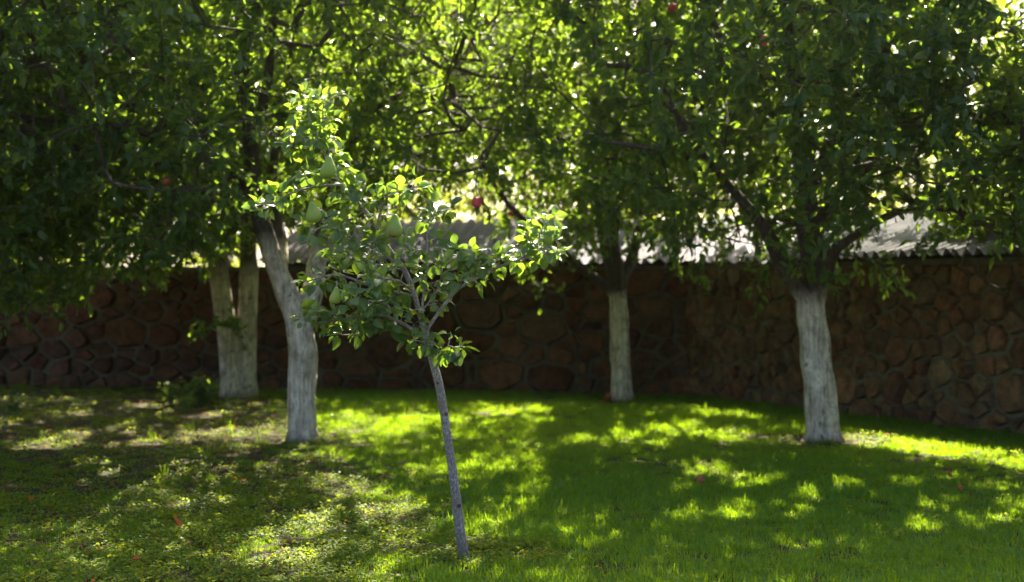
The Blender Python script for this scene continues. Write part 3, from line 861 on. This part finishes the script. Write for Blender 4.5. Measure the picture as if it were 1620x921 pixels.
# ---- tree standing left of the picture, its crown hanging in
b = np.array([-6.3, 12.6, 0.0])
def W_(x, y, z): return np.array([x, y, z])
tr = [([b + W_(0, 0, -.05), b + W_(0, 0, .3), b + W_(.05, 0, 1.3)], [.17, .14, .13])]
lb = [([b + W_(.05, 0, 1.2), b + W_(.5, -.2, 2.0), b + W_(1.2, -.5, 2.8), b + W_(2.0, -.7, 3.3)], [.10, .085, .06, .03]), ([b + W_(.05, 0, 1.2), b + W_(-.2, .1, 2.2), b + W_(-.5, .4, 3.6), b + W_(-.5, .6, 4.8)], [.11, .09, .06, .03]),
      ([b + W_(.05, 0, 1.2), b + W_(.4, .5, 2.0), b + W_(1.1, 1.0, 2.7), b + W_(1.7, 1.4, 3.6)], [.10, .08, .06, .03]), ([b + W_(.05, 0, 1.2), b + W_(.3, -.7, 2.1), b + W_(.6, -1.4, 3.0)], [.09, .07, .03])]
def floorF(p):
    y = HZ - F * (p[:, 2] - CH) / p[:, 1]; x = CX + F * p[:, 0] / p[:, 1]
    lim = np.interp(x, [0, 150, 260, 330], [490, 465, 440, 390])
    return np.where(y < lim + 26 * (vnoise(p * 2.3) - .5), -1, 99)
apple_tree('apple tree beyond the two-stemmed tree, only its dark drooping crown in view', b, tr, lb,
           [(b + W_(.5, 0, 3.4), (2.9, 2.6, 2.2), 950), (b + W_(.2, -2.2, 3.0), (2.4, 2.0, 2.0), 420), (b + W_(1.3, -.4, 2.0), (2.1, 2.4, .95), 330)], floorF, M['limewash'], M['apple_leaf'], 100, keep=lambda p: p[:, 1] > 8.6)  # forward crown lobe added out of view to keep sky light off the wall

# ---- trees beyond the wall, lit from behind
def far_tree(label, x, y, h, rx, n, seed):
    b = np.array([x, y, 0.0])
    tr = [([b + W_(0, 0, -.05), b + W_(.05, 0, 1.0), b + W_(.0, .1, 2.4), b + W_(.1, 0, h * .75)], [.17, .13, .10, .03])]
    lb = [([b + W_(.0, .05, 1.6 + .4 * k), b + W_(.7 * math.cos(a), .7 * math.sin(a), 2.3 + .4 * k), b + W_(rx * .7 * math.cos(a), rx * .7 * math.sin(a), 3.0 + .5 * k)], [.07, .05, .02]) for k, a in enumerate(np.linspace(0, 5.5, 5) + seed)]
    apple_tree(label, b, tr, lb, [(b + W_(0, 0, h * .56), (rx, rx * .9, h * .46), n)], lambda p: np.where(p[:, 2] > 1.2, -1, 99), M['bark'], M['far_leaf'], 0, name='leafy_tree', leaf_size=.115, per=9, carve=True,
               group='trees beyond the walls', tw_len=.42)
far_tree('sunlit leafy tree beyond the walls, behind the sheet roofs', -1.6, 26.5, 8.0, 2.8, 560, .3)
far_tree('sunlit leafy tree beyond the walls, behind the sheet roofs', 1.9, 28.5, 7.8, 2.8, 440, 1.3)
far_tree('sunlit leafy tree beyond the walls, behind the sheet roofs', -5.6, 28.0, 8.2, 3.0, 420, 2.1)
far_tree('sunlit leafy tree beyond the walls, behind the sheet roofs', 6.4, 24.0, 7.0, 2.6, 400, .8)
far_tree('sunlit leafy tree beyond the walls, behind the sheet roofs', 8.6, 20.6, 6.6, 2.4, 380, 2.6)
far_tree('sunlit leafy tree beyond the walls, behind the sheet roofs', -9.6, 27.0, 7.6, 3.0, 380, 3.1)

close_canopy()
for a_, k_, tg_, *_ in SPECS: build_tree(tg_, *a_, **k_)

# ------------------------------------------------------------------ young pear tree
b = G(735, 888); Y = b[1]
pear_root = thing('pear_tree', 'young leaning pear tree with thin grey trunk and green pears', 'tree', b)
def px(s): return rad_px(s, Y)
def poly(lst, dz0, dz1):
    n = len(lst); return [P(x, y, Y + dz0 + (dz1 - dz0) * i / (n - 1)) for i, (x, y) in enumerate(lst)]
TRUNK = poly([(736, 892), (734, 880), (728, 840), (718, 760), (708, 690), (697, 620), (685, 572), (677, 540), (670, 515)], 0, 0)
V, T = tube(np.array(TRUNK) - b, [px(24), px(17.5), px(15.5), px(14.5), px(14), px(13), px(12.5), px(12), px(10.5)], 14, .03, .16, .03, 2)
obj('trunk', mesh_np('trunk', V, T, None, True), M['pear_bark'], pear_root)
for kx, ky, ks in ((726, 800, .011), (727, 828, .009), (706, 655, .009), (693, 606, .008), (683, 560, .010)):
    kv, kt = lathe([(0, -.5), (.7, -.3), (1, 0), (.75, .35), (.35, .42), (0, .30)], 9)
    ko = obj('knot', mesh_np('knot', kv * ks, kt, None, True), M['bark'], pear_root)
    ko.location = [float(v) for v in P(kx, ky, Y - px(12)) - b]; ko.rotation_euler = (1.35, .2, .3)
BR = [  # photo outline, start and end offset in depth, start and end width in pixels
    ([(671, 520), (662, 490), (653, 460), (639, 426), (617, 397), (606, 380), (596, 359), (577, 333), (558, 316), (540, 292), (528, 275), (512, 240), (496, 205), (487, 178), (481, 152)], 0, .05, 10, 3.5),
    ([(671, 522), (668, 491), (671, 460), (675, 431), (677, 403), (676, 375), (682, 350), (698, 336), (712, 330)], 0, .15, 5, 2.5),
    ([(674, 530), (678, 518), (701, 485), (725, 457), (761, 437), (792, 421), (818, 412), (845, 398), (866, 390), (878, 396)], 0, -.2, 6, 2.5),
    ([(677, 542), (651, 521), (630, 508), (600, 498), (562, 502), (525, 508), (497, 511), (480, 505)], 0, -.25, 6.5, 2.5),
    ([(655, 468), (625, 462), (595, 455), (562, 443), (533, 434), (505, 440), (485, 446)], 0, -.1, 5, 2.2),
    ([(540, 292), (518, 293), (490, 297), (460, 306), (438, 318), (420, 322), (408, 325)], 0, -.15, 4, 2),
    ([(597, 360), (602, 335), (612, 315), (632, 303), (655, 300)], 0, -.2, 3.5, 2),
    ([(617, 397), (585, 388), (560, 378), (530, 362), (505, 360), (490, 372)], 0, -.2, 4.5, 2),
    ([(685, 574), (698, 556), (712, 548), (726, 552)], 0, -.08, 4, 1.8),
    ([(679, 548), (664, 540), (652, 538)], 0, -.10, 3, 1.8),
    ([(761, 437), (757, 420), (748, 408), (735, 398)], -.08, -.02, 3, 1.8),
    ([(850, 396), (851, 378), (858, 362), (866, 355)], -.16, -.1, 3, 1.8),
    ([(512, 240), (500, 225), (478, 222), (458, 228)], .03, -.1, 3, 1.6),
    ([(496, 205), (508, 190), (518, 172), (522, 155)], .04, .1, 3, 1.6),
    ([(640, 428), (625, 425), (600, 420), (575, 410), (550, 408), (525, 402)], 0, .25, 4, 2),
    ([(630, 508), (620, 490), (600, 478), (575, 476), (550, 480)], -.05, -.3, 3.5, 1.8),
    ([(600, 498), (590, 515), (570, 528), (540, 530)], -.1, .1, 3, 1.6),
    ([(676, 400), (665, 395), (650, 400)], .08, -.1, 2.6, 1.6),
    ([(668, 491), (685, 470), (695, 450), (700, 425)], 0, .15, 3, 1.6),
    ([(653, 460), (632, 445), (605, 440)], 0, -.35, 3.2, 1.8),
    ([(577, 333), (560, 345), (540, 350), (520, 345)], .02, .2, 3, 1.6)]
# leaf count per branch and the part of its length that carries leaves
LF = [(80, .52), (40, .25), (74, .36), (66, .16), (44, .12), (32, .10), (34, .1), (36, .15), (22, .3), (14, .3), (18, .2), (34, .1), (26, .1), (28, .1), (34, .15), (34, .1), (24, .15), (14, .2), (26, .15), (26, .2), (16, .2)]
tips_xyz = []
LO, LU, LN = [], [], []
sp = Geo()
r = np.random.default_rng(21)
for i, (lst, d0, d1, w0, w1) in enumerate(BR):
    pts = poly(lst, d0, d1); n = len(pts)
    rads = [px(w0 + (w1 - w0) * k / (n - 1)) for k in range(n)]
    Vt, Tt = tube(np.array(pts) - b, rads, 8, .03, .22, .04, i * 1.9)
    obj('branch', mesh_np('branch', Vt, Tt, None, True), M['pear_bark'], pear_root)
    Q, _ = resample(pts, rads, .012)
    cnt, lo = LF[i]
    # leaves come in spurs: a spur is a short stub with several leaves
    ns = max(2, int(cnt / 3.0))
    for s in range(ns):
        f = lo + (1 - lo) * (s + r.uniform(.1, .9)) / ns
        k = min(len(Q) - 2, int(f * (len(Q) - 1)))
        t = Q[k + 1] - Q[k]; t /= np.linalg.norm(t)
        side = r.normal(0, 1, 3); side -= t * (side @ t); side /= np.linalg.norm(side); side[2] = side[2] * .7 + .25
        stub = Q[k] + side * r.uniform(.015, .075) + t * .01
        Vs, Ts = tube(np.array([Q[k], stub]) - b, [.0035, .0025], 5, .05); sp.add(Vs, Ts)
        m = int(r.integers(4, 8))
        a0 = r.uniform(0, 6.28)
        ref = np.cross(side, t); 
        for q in range(m):
            a = a0 + q * 2.4
            rad = math.cos(a) * t + math.sin(a) * ref
            u = side * r.uniform(.1, .8) + rad * r.uniform(.6, 1.1) + np.array([0, 0, -.18]); u /= np.linalg.norm(u)
            LO.append(stub + u * .022); LU.append(u)
            LN.append(np.array([0, -.30, .85]) + r.normal(0, .42, 3))
    m = 5                                                 # tuft at the tip
    for q in range(m):
        u = (Q[-1] - Q[-6]); u /= np.linalg.norm(u); u = u * .6 + r.normal(0, .6, 3); u /= np.linalg.norm(u)
        LO.append(Q[-1] + u * .02); LU.append(u); LN.append(np.array([0, -.3, .85]) + r.normal(0, .4, 3))
LO, LU, LN = np.array(LO), np.array(LU), np.array(LN)
obj('spurs', mesh_np('spurs', *sp.data()), M['pear_bark'], pear_root)['kind'] = 'stuff'
PEARS = [(518, 264, 26, 36, -.14, M['pear'], .05), (494, 336, 26, 33, -.18, M['pear'], -.2, .5), (624, 357, 27, 37, -.20, M['pear_blush'], .12, 1.4), (530, 467, 19, 27, -.28, M['pear'], .1),
         (548, 464, 19, 28, -.16, M['pear_blush'], -.05, 2.0), (867, 374, 14, 24, -.2, M['pear'], .1), (497, 487, 20, 26, -.12, M['pear_blush'], .1)]
free = np.ones(len(LO), bool)                        # fruit hangs clear of the leaves in front of it
for k, q in enumerate(PEARS[:4]):
    c = LO + LU * .03; x_ = CX + F * c[:, 0] / c[:, 1]; y_ = HZ - F * (c[:, 2] - CH) / c[:, 1]
    free &= ~((np.hypot((x_ - q[0]) / (q[2] * .85), (y_ - q[1] - 3) / (q[3] * .72)) < 1) & (c[:, 1] < Y + q[4] + .03))
LO, LU, LN = LO[free], LU[free], LN[free]
LS = .052 * r.uniform(.60, 1.38, len(LO))
print('pear leaves', len(LO))
order = np.argsort(LO[:, 1] - LS * 2)
for q, i in enumerate(order[:300]):
    leaf_object(PEAR_VAR[int(r.integers(len(PEAR_VAR)))], pear_root, LO[i] - b, LU[i], LN[i], LS[i])
g = Geo(); rn = []
for i in order[300:]:
    Vl, Tl = FINE_PEAR[i % len(FINE_PEAR)]
    U_, V_, W_n = frames(LU[i][None], LN[i][None])
    g.add(LO[i] - b + LS[i] * (Vl[:, 0:1] * U_ + Vl[:, 1:2] * V_ + Vl[:, 2:3] * W_n), Tl); rn.append(np.full(len(Vl), r.random()))
if g.n:
    Vg, Tg = g.data()
    o = obj('crown', mesh_np('crown', Vg, Tg, {'rnd': np.concatenate(rn), 'rib': np.tile(RIB, len(rn))}, True), M['pear_leaf'], pear_root); o['kind'] = 'stuff'

def pear(x, y, w, h, dy, m, tilt=0.0, yaw=0.0):
    Vp, Tp = lathe(PEAR_PROF, 24, .97)
    hh = h / F * (Y + dy); ww = w / F * (Y + dy)
    Vp = Vp * np.array([ww / .79, ww / .79, hh / .98]); Vp[:, 0] += .08 * ww * np.sin((Vp[:, 2] / hh + .5) * 2.4)
    o = obj('pear', mesh_np('pear', Vp, Tp, None, True), m, pear_root)
    c = P(x, y, Y + dy); o.location = [float(v) for v in c - b]; o.rotation_euler = (0, tilt, yaw)
    Vs, Ts = tube([np.array([.04 * ww, 0, hh * .48]), np.array([.06 * ww, 0, hh * .62]), np.array([.0, .01, hh * .85])], [.0022, .002, .0026], 6, .01)
    obj('stalk', mesh_np('stalk', Vs, Ts, None, True), M['pear_bark'], o)
    Vc, Tc = lathe([(.0, -.005), (.006, -.006), (.009, -.002), (.004, .002), (.0, .003)], 8)
    oc = obj('calyx', mesh_np('calyx', Vc + np.array([0, 0, -hh * .44]), Tc, None, True), M['timber'], o)
    return o
for q in PEARS: pear(*q)

# ------------------------------------------------------------------ lawn, ground cover, weeds
def lawn_density(X, Yy):
    x, y = to_px(X, Yy)
    xb = np.interp(y, [600, 620, 640, 697, 740, 790, 840, 880, 921, 1100], [380, 410, 450, 500, 500, 560, 640, 640, 560, 560])
    n = (vn2(X, Yy, 1.6) - .5) * 1.3 + (vn2(X, Yy, 4.5) - .5) * .8
    d = np.clip((x - xb) / 130 + .4 + n, 0, 1)
    for cx, cy, rx, ry in ((735, 874, 215, 30), (560, 862, 130, 24), (1320, 700, 125, 12), (1215, 693, 60, 6), (478, 700, 60, 10), (975, 637, 62, 5), (640, 815, 60, 14)):
        q = np.hypot((x - cx) / rx, (y - cy) / ry) + n * .5
        d = np.where(q < 1, d * np.clip((q - .55) * 2, .06, 1), d)
    wall = (X - COR[0]) * NR[0] + (Yy - COR[1]) * NR[1]
    wall2 = (X - COR[0]) * NL[0] + (Yy - COR[1]) * NL[1]
    return np.where((wall < .06) | (wall2 < .06), 0, d)
def cover_density(X, Yy):
    x, y = to_px(X, Yy)
    n = (vn2(X + 7, Yy, 1.9) - .5) * 1.4 + (vn2(X, Yy + 5, 6.0) - .5) * .7
    near = np.clip((y - 735) / 60, 0.34, 1)
    near = np.maximum(near, .32 * (x > 330))
    d = np.clip(near * (1.0 + n), 0, 1) * (1 - np.clip(lawn_density(X, Yy) * 1.2 - .3, 0, 1))
    wall2 = (X - COR[0]) * NL[0] + (Yy - COR[1]) * NL[1]; wall = (X - COR[0]) * NR[0] + (Yy - COR[1]) * NR[1]
    return np.where((wall2 < .08) | (wall < .08), 0, d)

clump_col = bpy.data.collections.new('grass_clumps'); cover_col = bpy.data.collections.new('cover_clumps')
def clump(k):
    rr = np.random.default_rng(300 + k); V, T, A = [], [], []
    for _ in range(58):
        x, y = rr.normal(0, .045, 2); h = rr.uniform(.022, .052) * (1.5 if rr.random() < .06 else 1); w = rr.uniform(.0017, .0030)
        a = rr.uniform(0, 6.28); l = np.array([math.cos(a), math.sin(a), 0]) * h * rr.uniform(.1, .75); s = np.array([-math.sin(a), math.cos(a), 0]) * w
        p = np.array([x, y, -.004]); n = len(V)
        m = p + l * .3 + np.array([0, 0, h * .6])
        V += [p - s, p + s, m - s * .8, m + s * .8, p + l + np.array([0, 0, h])]
        T += [(n, n + 1, n + 3), (n, n + 3, n + 2), (n + 2, n + 3, n + 4)]; A += [rr.random()] * 5
    me = mesh_np('grass_clump', V, T, {'rnd': A}); me.materials.append(M['grass']); return me
def rosette(k):
    rr = np.random.default_rng(400 + k); n = 44
    O = np.stack([rr.normal(0, .045, n), rr.normal(0, .045, n), rr.uniform(.004, .034, n)], 1)
    a = rr.uniform(0, 6.28, n); U = np.stack([np.cos(a), np.sin(a), rr.normal(.1, .3, n)], 1); N = rr.normal(0, .35, (n, 3)) + np.array([0, 0, 1])
    me = leaf_mesh('cover_clump', O, U, N, rr.uniform(.010, .021, n), rr.random(n), 1.7, .6); me.materials.append(M['cover']); return me
for k in range(6):
    clump_col.objects.link(bpy.data.objects.new('grass_clump', clump(k)))
    cover_col.objects.link(bpy.data.objects.new('cover_clump', rosette(k)))

def scatter(name, label, cat, X, Yy, scale, col, nvar):
    n = len(X)
    me = bpy.data.meshes.new(name); me.vertices.add(n)
    me.vertices.foreach_set('co', np.stack([X, Yy, np.zeros(n)], 1).astype(np.float32).ravel())
    at = me.attributes.new('rot', 'FLOAT_VECTOR', 'POINT')
    at.data.foreach_set('vector', np.stack([rng.normal(0, .12, n), rng.normal(0, .12, n), rng.uniform(0, 6.28, n)], 1).astype(np.float32).ravel())
    at = me.attributes.new('sc', 'FLOAT', 'POINT'); at.data.foreach_set('value', scale.astype(np.float32))
    at = me.attributes.new('vi', 'INT', 'POINT'); at.data.foreach_set('value', rng.integers(0, nvar, n).astype(np.int32))
    o = bpy.data.objects.new(name, me); C.objects.link(o)
    nt = bpy.data.node_groups.new(name, 'GeometryNodeTree')
    nt.interface.new_socket('Geometry', in_out='INPUT', socket_type='NodeSocketGeometry'); nt.interface.new_socket('Geometry', in_out='OUTPUT', socket_type='NodeSocketGeometry')
    gi = nt.nodes.new('NodeGroupInput'); go = nt.nodes.new('NodeGroupOutput')
    ip = nt.nodes.new('GeometryNodeInstanceOnPoints'); ci = nt.nodes.new('GeometryNodeCollectionInfo')
    ci.inputs['Collection'].default_value = col; ci.inputs['Separate Children'].default_value = True; ci.inputs['Reset Children'].default_value = True
    def attr(nm, ty):
        a = nt.nodes.new('GeometryNodeInputNamedAttribute'); a.data_type = ty; a.inputs[0].default_value = nm
        return [s for s in a.outputs if s.enabled][0]
    e2r = nt.nodes.new('FunctionNodeEulerToRotation')
    nt.links.new(gi.outputs[0], ip.inputs['Points']); nt.links.new(ci.outputs[0], ip.inputs['Instance'])
    ip.inputs['Pick Instance'].default_value = True
    nt.links.new(attr('vi', 'INT'), ip.inputs['Instance Index']); nt.links.new(attr('rot', 'FLOAT_VECTOR'), e2r.inputs[0]); nt.links.new(e2r.outputs[0], ip.inputs['Rotation'])
    nt.links.new(attr('sc', 'FLOAT'), ip.inputs['Scale']); nt.links.new(ip.outputs[0], go.inputs[0])
    md = o.modifiers.new('scatter', 'NODES'); md.node_group = nt
    tag(o, label, cat, None, 'stuff'); return o

def field(n_per_m2):
    """points over the garden between the walls, thinner with distance"""
    Xs, Ys = [], []
    for y0, y1, k in ((5.2, 8, 1.0), (8, 10.5, .8), (10.5, 14, .55), (14, 20, .4)):
        hw = .40 * y1 + 1.2
        n = int(n_per_m2 * k * 2 * hw * (y1 - y0)); Xs.append(rng.uniform(-hw, hw, n)); Ys.append(rng.uniform(y0, y1, n))
    return np.concatenate(Xs), np.concatenate(Ys)
X, Yy = field(240); d = lawn_density(X, Yy)
d = np.maximum(d, np.where(to_px(X, Yy)[1] > 690, .34, .12) * (vn2(X + 3, Yy, 2.5) > .48) * (d >= 0) * (X < 0) * ((X - COR[0]) * NL[0] + (Yy - COR[1]) * NL[1] > .1))
ok = rng.random(len(X)) < d
dd = d[ok]
sc = (.55 + .45 * dd) * rng.uniform(.75, 1.2, ok.sum()) * np.clip(.8 + (vn2(X[ok], Yy[ok], .9) - .5) * .8, .5, 1.3) * (1 + np.clip((Yy[ok] - 10) * .03, 0, .25))
scatter('grass', 'short green lawn grass dappled with sun', 'grass', X[ok], Yy[ok], sc, clump_col, 6)
print('grass clumps', ok.sum())
X, Yy = field(240); d = cover_density(X, Yy); d = np.maximum(d, .09 * (lawn_density(X, Yy) > .3) * (vn2(X, Yy + 9, 2.2) > .5)); ok = rng.random(len(X)) < d * .85
scatter('ground_cover', 'low yellowish small-leaved ground cover beside the lawn and round the pear tree foot', 'ground cover', X[ok], Yy[ok], rng.uniform(.6, 1.25, ok.sum()), cover_col, 6)
print('cover clumps', ok.sum())

# dead bits of leaf lying on the bare soil
n = 2600
X, Yy = rng.uniform(-6.5, 4.6, n), rng.uniform(5.6, 17.5, n)
ok = (lawn_density(X, Yy) < .45) & ((X - COR[0]) * NL[0] + (Yy - COR[1]) * NL[1] > .1) & ((X - COR[0]) * NR[0] + (Yy - COR[1]) * NR[1] > .1)
X, Yy = X[ok], Yy[ok]; n = len(X); a = rng.uniform(0, 6.28, n)
lm = leaf_mesh('leaf_litter', np.stack([X, Yy, rng.uniform(.006, .03, n)], 1), np.stack([np.cos(a), np.sin(a), rng.normal(0, .2, n)], 1), rng.normal(0, .3, (n, 3)) + np.array([0, 0, 1]),
               rng.uniform(.015, .05, n), rng.random(n), 1.1, 1.5)
tag(obj('leaf_litter', lm, M['dry_leaf']), 'brown leaf litter strewn over the bare soil', 'leaf litter', None, 'stuff')

def fallen_leaf(x, y, s, label, curl, yaw, z=.035, tone=.4):
    Vl, Tl = fine_leaf(.66, .55, curl, .1, int(x))
    me = mesh_np('fallen_leaf', Vl * s, Tl, {'rnd': np.full(len(Vl), tone)}, True)
    o = obj('fallen_leaf', me, M['dry_leaf']); g_ = G(x, y); o.location = (g_[0], g_[1], z); o.rotation_euler = (.5, -.3, yaw)
    tag(o, label, 'leaf'); return o
fallen_leaf(285, 850, .085, 'curled orange red dead leaf lying on the ground cover in open light', -.4, 2.4, .05)
fallen_leaf(210, 895, .045, 'tiny orange dead leaf in the pale sunny ground cover', .3, .4, .03)
fallen_leaf(46, 800, .07, 'brownish orange dead leaf at the edge of the dark soil', .3, 1.4, .03)
fallen_leaf(1505, 770, .07, 'brownish dead leaf standing in the grass near the stone wall', -.4, 2.0, .06, .12)
fallen_leaf(1516, 786, .06, 'dark red dead leaf lying in shaded grass beside the brownish leaf', .2, .6, .05, .0)
def fallen_apple(x, y, diam, label, m):
    Va, Ta = lathe(APPLE_PROF, 18); o = obj('fallen_apple', mesh_np('fallen_apple', Va * diam, Ta, None, True), m)
    g_ = G(x, y); o.location = (g_[0], g_[1], diam * .45); o.rotation_euler = (.9, .3, 1.0)
    Vs, Ts = tube([np.array([0, 0, .34 * diam]), np.array([.002, 0, .5 * diam]), np.array([.006, 0, .62 * diam])], [.0018, .0016, .0018], 5, .01)
    obj('stalk', mesh_np('stalk', Vs, Ts), M['bark'], o)
    tag(o, label, 'apple'); return o
fallen_apple(1107, 768, .07, 'reddish windfall apple sunk in the sunny lawn grass', M['apple_orange'])
fallen_apple(962, 634, .08, 'windfall apple lying at the foot of the slender whitewashed tree', M['apple_orange'])

def weed(x, y, h, w, n, label, seed, leaf=.06):
    rr = np.random.default_rng(seed); g_ = G(x, y); root = thing('weed_plant', label, 'weed', g_)
    O, U, N = [], [], []; st = Geo()
    for _ in range(n):
        a = rr.uniform(0, 6.28); q = np.array([math.cos(a), math.sin(a), 0]) * w * rr.uniform(.1, 1); top = q + np.array([0, 0, h * rr.uniform(.55, 1.0)])
        st.add(*tube([q * .1 - np.array([0, 0, .01]), q * .45 + np.array([0, 0, top[2] * .55]), top], [.004, .003, .0015], 4, .08))
        for t in np.linspace(.25, 1, 11):
            O.append(q * t + np.array([0, 0, top[2] * t])); U.append(q / w * .6 + rr.normal(0, .7, 3)); N.append(rr.normal(0, .5, 3) + np.array([0, 0, 1]))
    obj('stems', mesh_np('stems', *st.data()), M['weed'], root).data.attributes.new('rnd', 'FLOAT', 'POINT')
    obj('foliage', leaf_mesh('foliage', np.array(O), np.array(U), np.array(N), leaf * rr.uniform(.6, 1.2, len(O)), rr.random(len(O))), M['weed'], root)
weed(322, 640, .34, .28, 34, 'bushy green weed growing at the foot of the two-stemmed tree', 1, .07)
weed(268, 640, .26, .12, 9, 'tall thin weed with a pale tip beside the bushy weed', 2, .06)
weed(292, 652, .20, .12, 8, 'small sunlit weed on bare soil in front of the bushy weed', 3, .05)
weed(22, 660, .22, .16, 10, 'sunlit weed standing alone on dark soil under the drooping crown', 4, .06)
def tuft(x, y, h, n, label, seed):
    rr = np.random.default_rng(seed); V, T = [], []
    for _ in range(n):
        a = rr.uniform(0, 6.28); hh = h * rr.uniform(.5, 1); w = .0035; p = rr.normal(0, .02, 3) * np.array([1, 1, 0]); l = np.array([math.cos(a), math.sin(a), 0]) * hh * rr.uniform(.05, .5)
        s = np.array([-math.sin(a), math.cos(a), 0]) * w; k = len(V); m = p + l * .3 + np.array([0, 0, hh * .6])
        V += [p - s, p + s, m - s, m + s, p + l + np.array([0, 0, hh])]; T += [(k, k + 1, k + 3), (k, k + 3, k + 2), (k + 2, k + 3, k + 4)]
    o = obj('grass_tuft', mesh_np('grass_tuft', V, T, {'rnd': np.full(len(V), .8)}), M['grass']); g_ = G(x, y); o.location = [float(v) for v in g_]
    tag(o, label, 'grass', 'grass tufts on the soil')
for k, (x, y, h, n) in enumerate(((298, 808, .14, 5), (385, 893, .13, 12), (240, 698, .14, 9), (365, 690, .17, 10), (258, 752, .13, 9), (70, 800, .10, 5), (470, 775, .12, 10), (330, 715, .11, 8), (300, 680, .12, 8), (410, 700, .13, 9))):
    tuft(x, y, h, n, 'upright tuft of longer grass on thin ground beside the lawn', 70 + k)

# ------------------------------------------------------------------ sunlit air under the trees
hm, hnt, hout = mat('hazy_air')
pv = hnt.nodes.new('ShaderNodeVolumePrincipled'); pv.inputs['Color'].default_value = (.95, .97, 1.0, 1); pv.inputs['Density'].default_value = HAZE; pv.inputs['Anisotropy'].default_value = .88
hnt.links.new(pv.outputs[0], hout.inputs['Volume'])
hv = [(x, y, z) for x in (-260, 260) for y in (-260, 410) for z in (-1, 10.5)]
tag(obj('haze', (hv, [(0, 1, 3, 2), (4, 6, 7, 5), (0, 4, 5, 1), (2, 3, 7, 6), (0, 2, 6, 4), (1, 5, 7, 3)]), hm), 'thin sunlit haze in the air of the garden', 'haze', None, 'stuff')
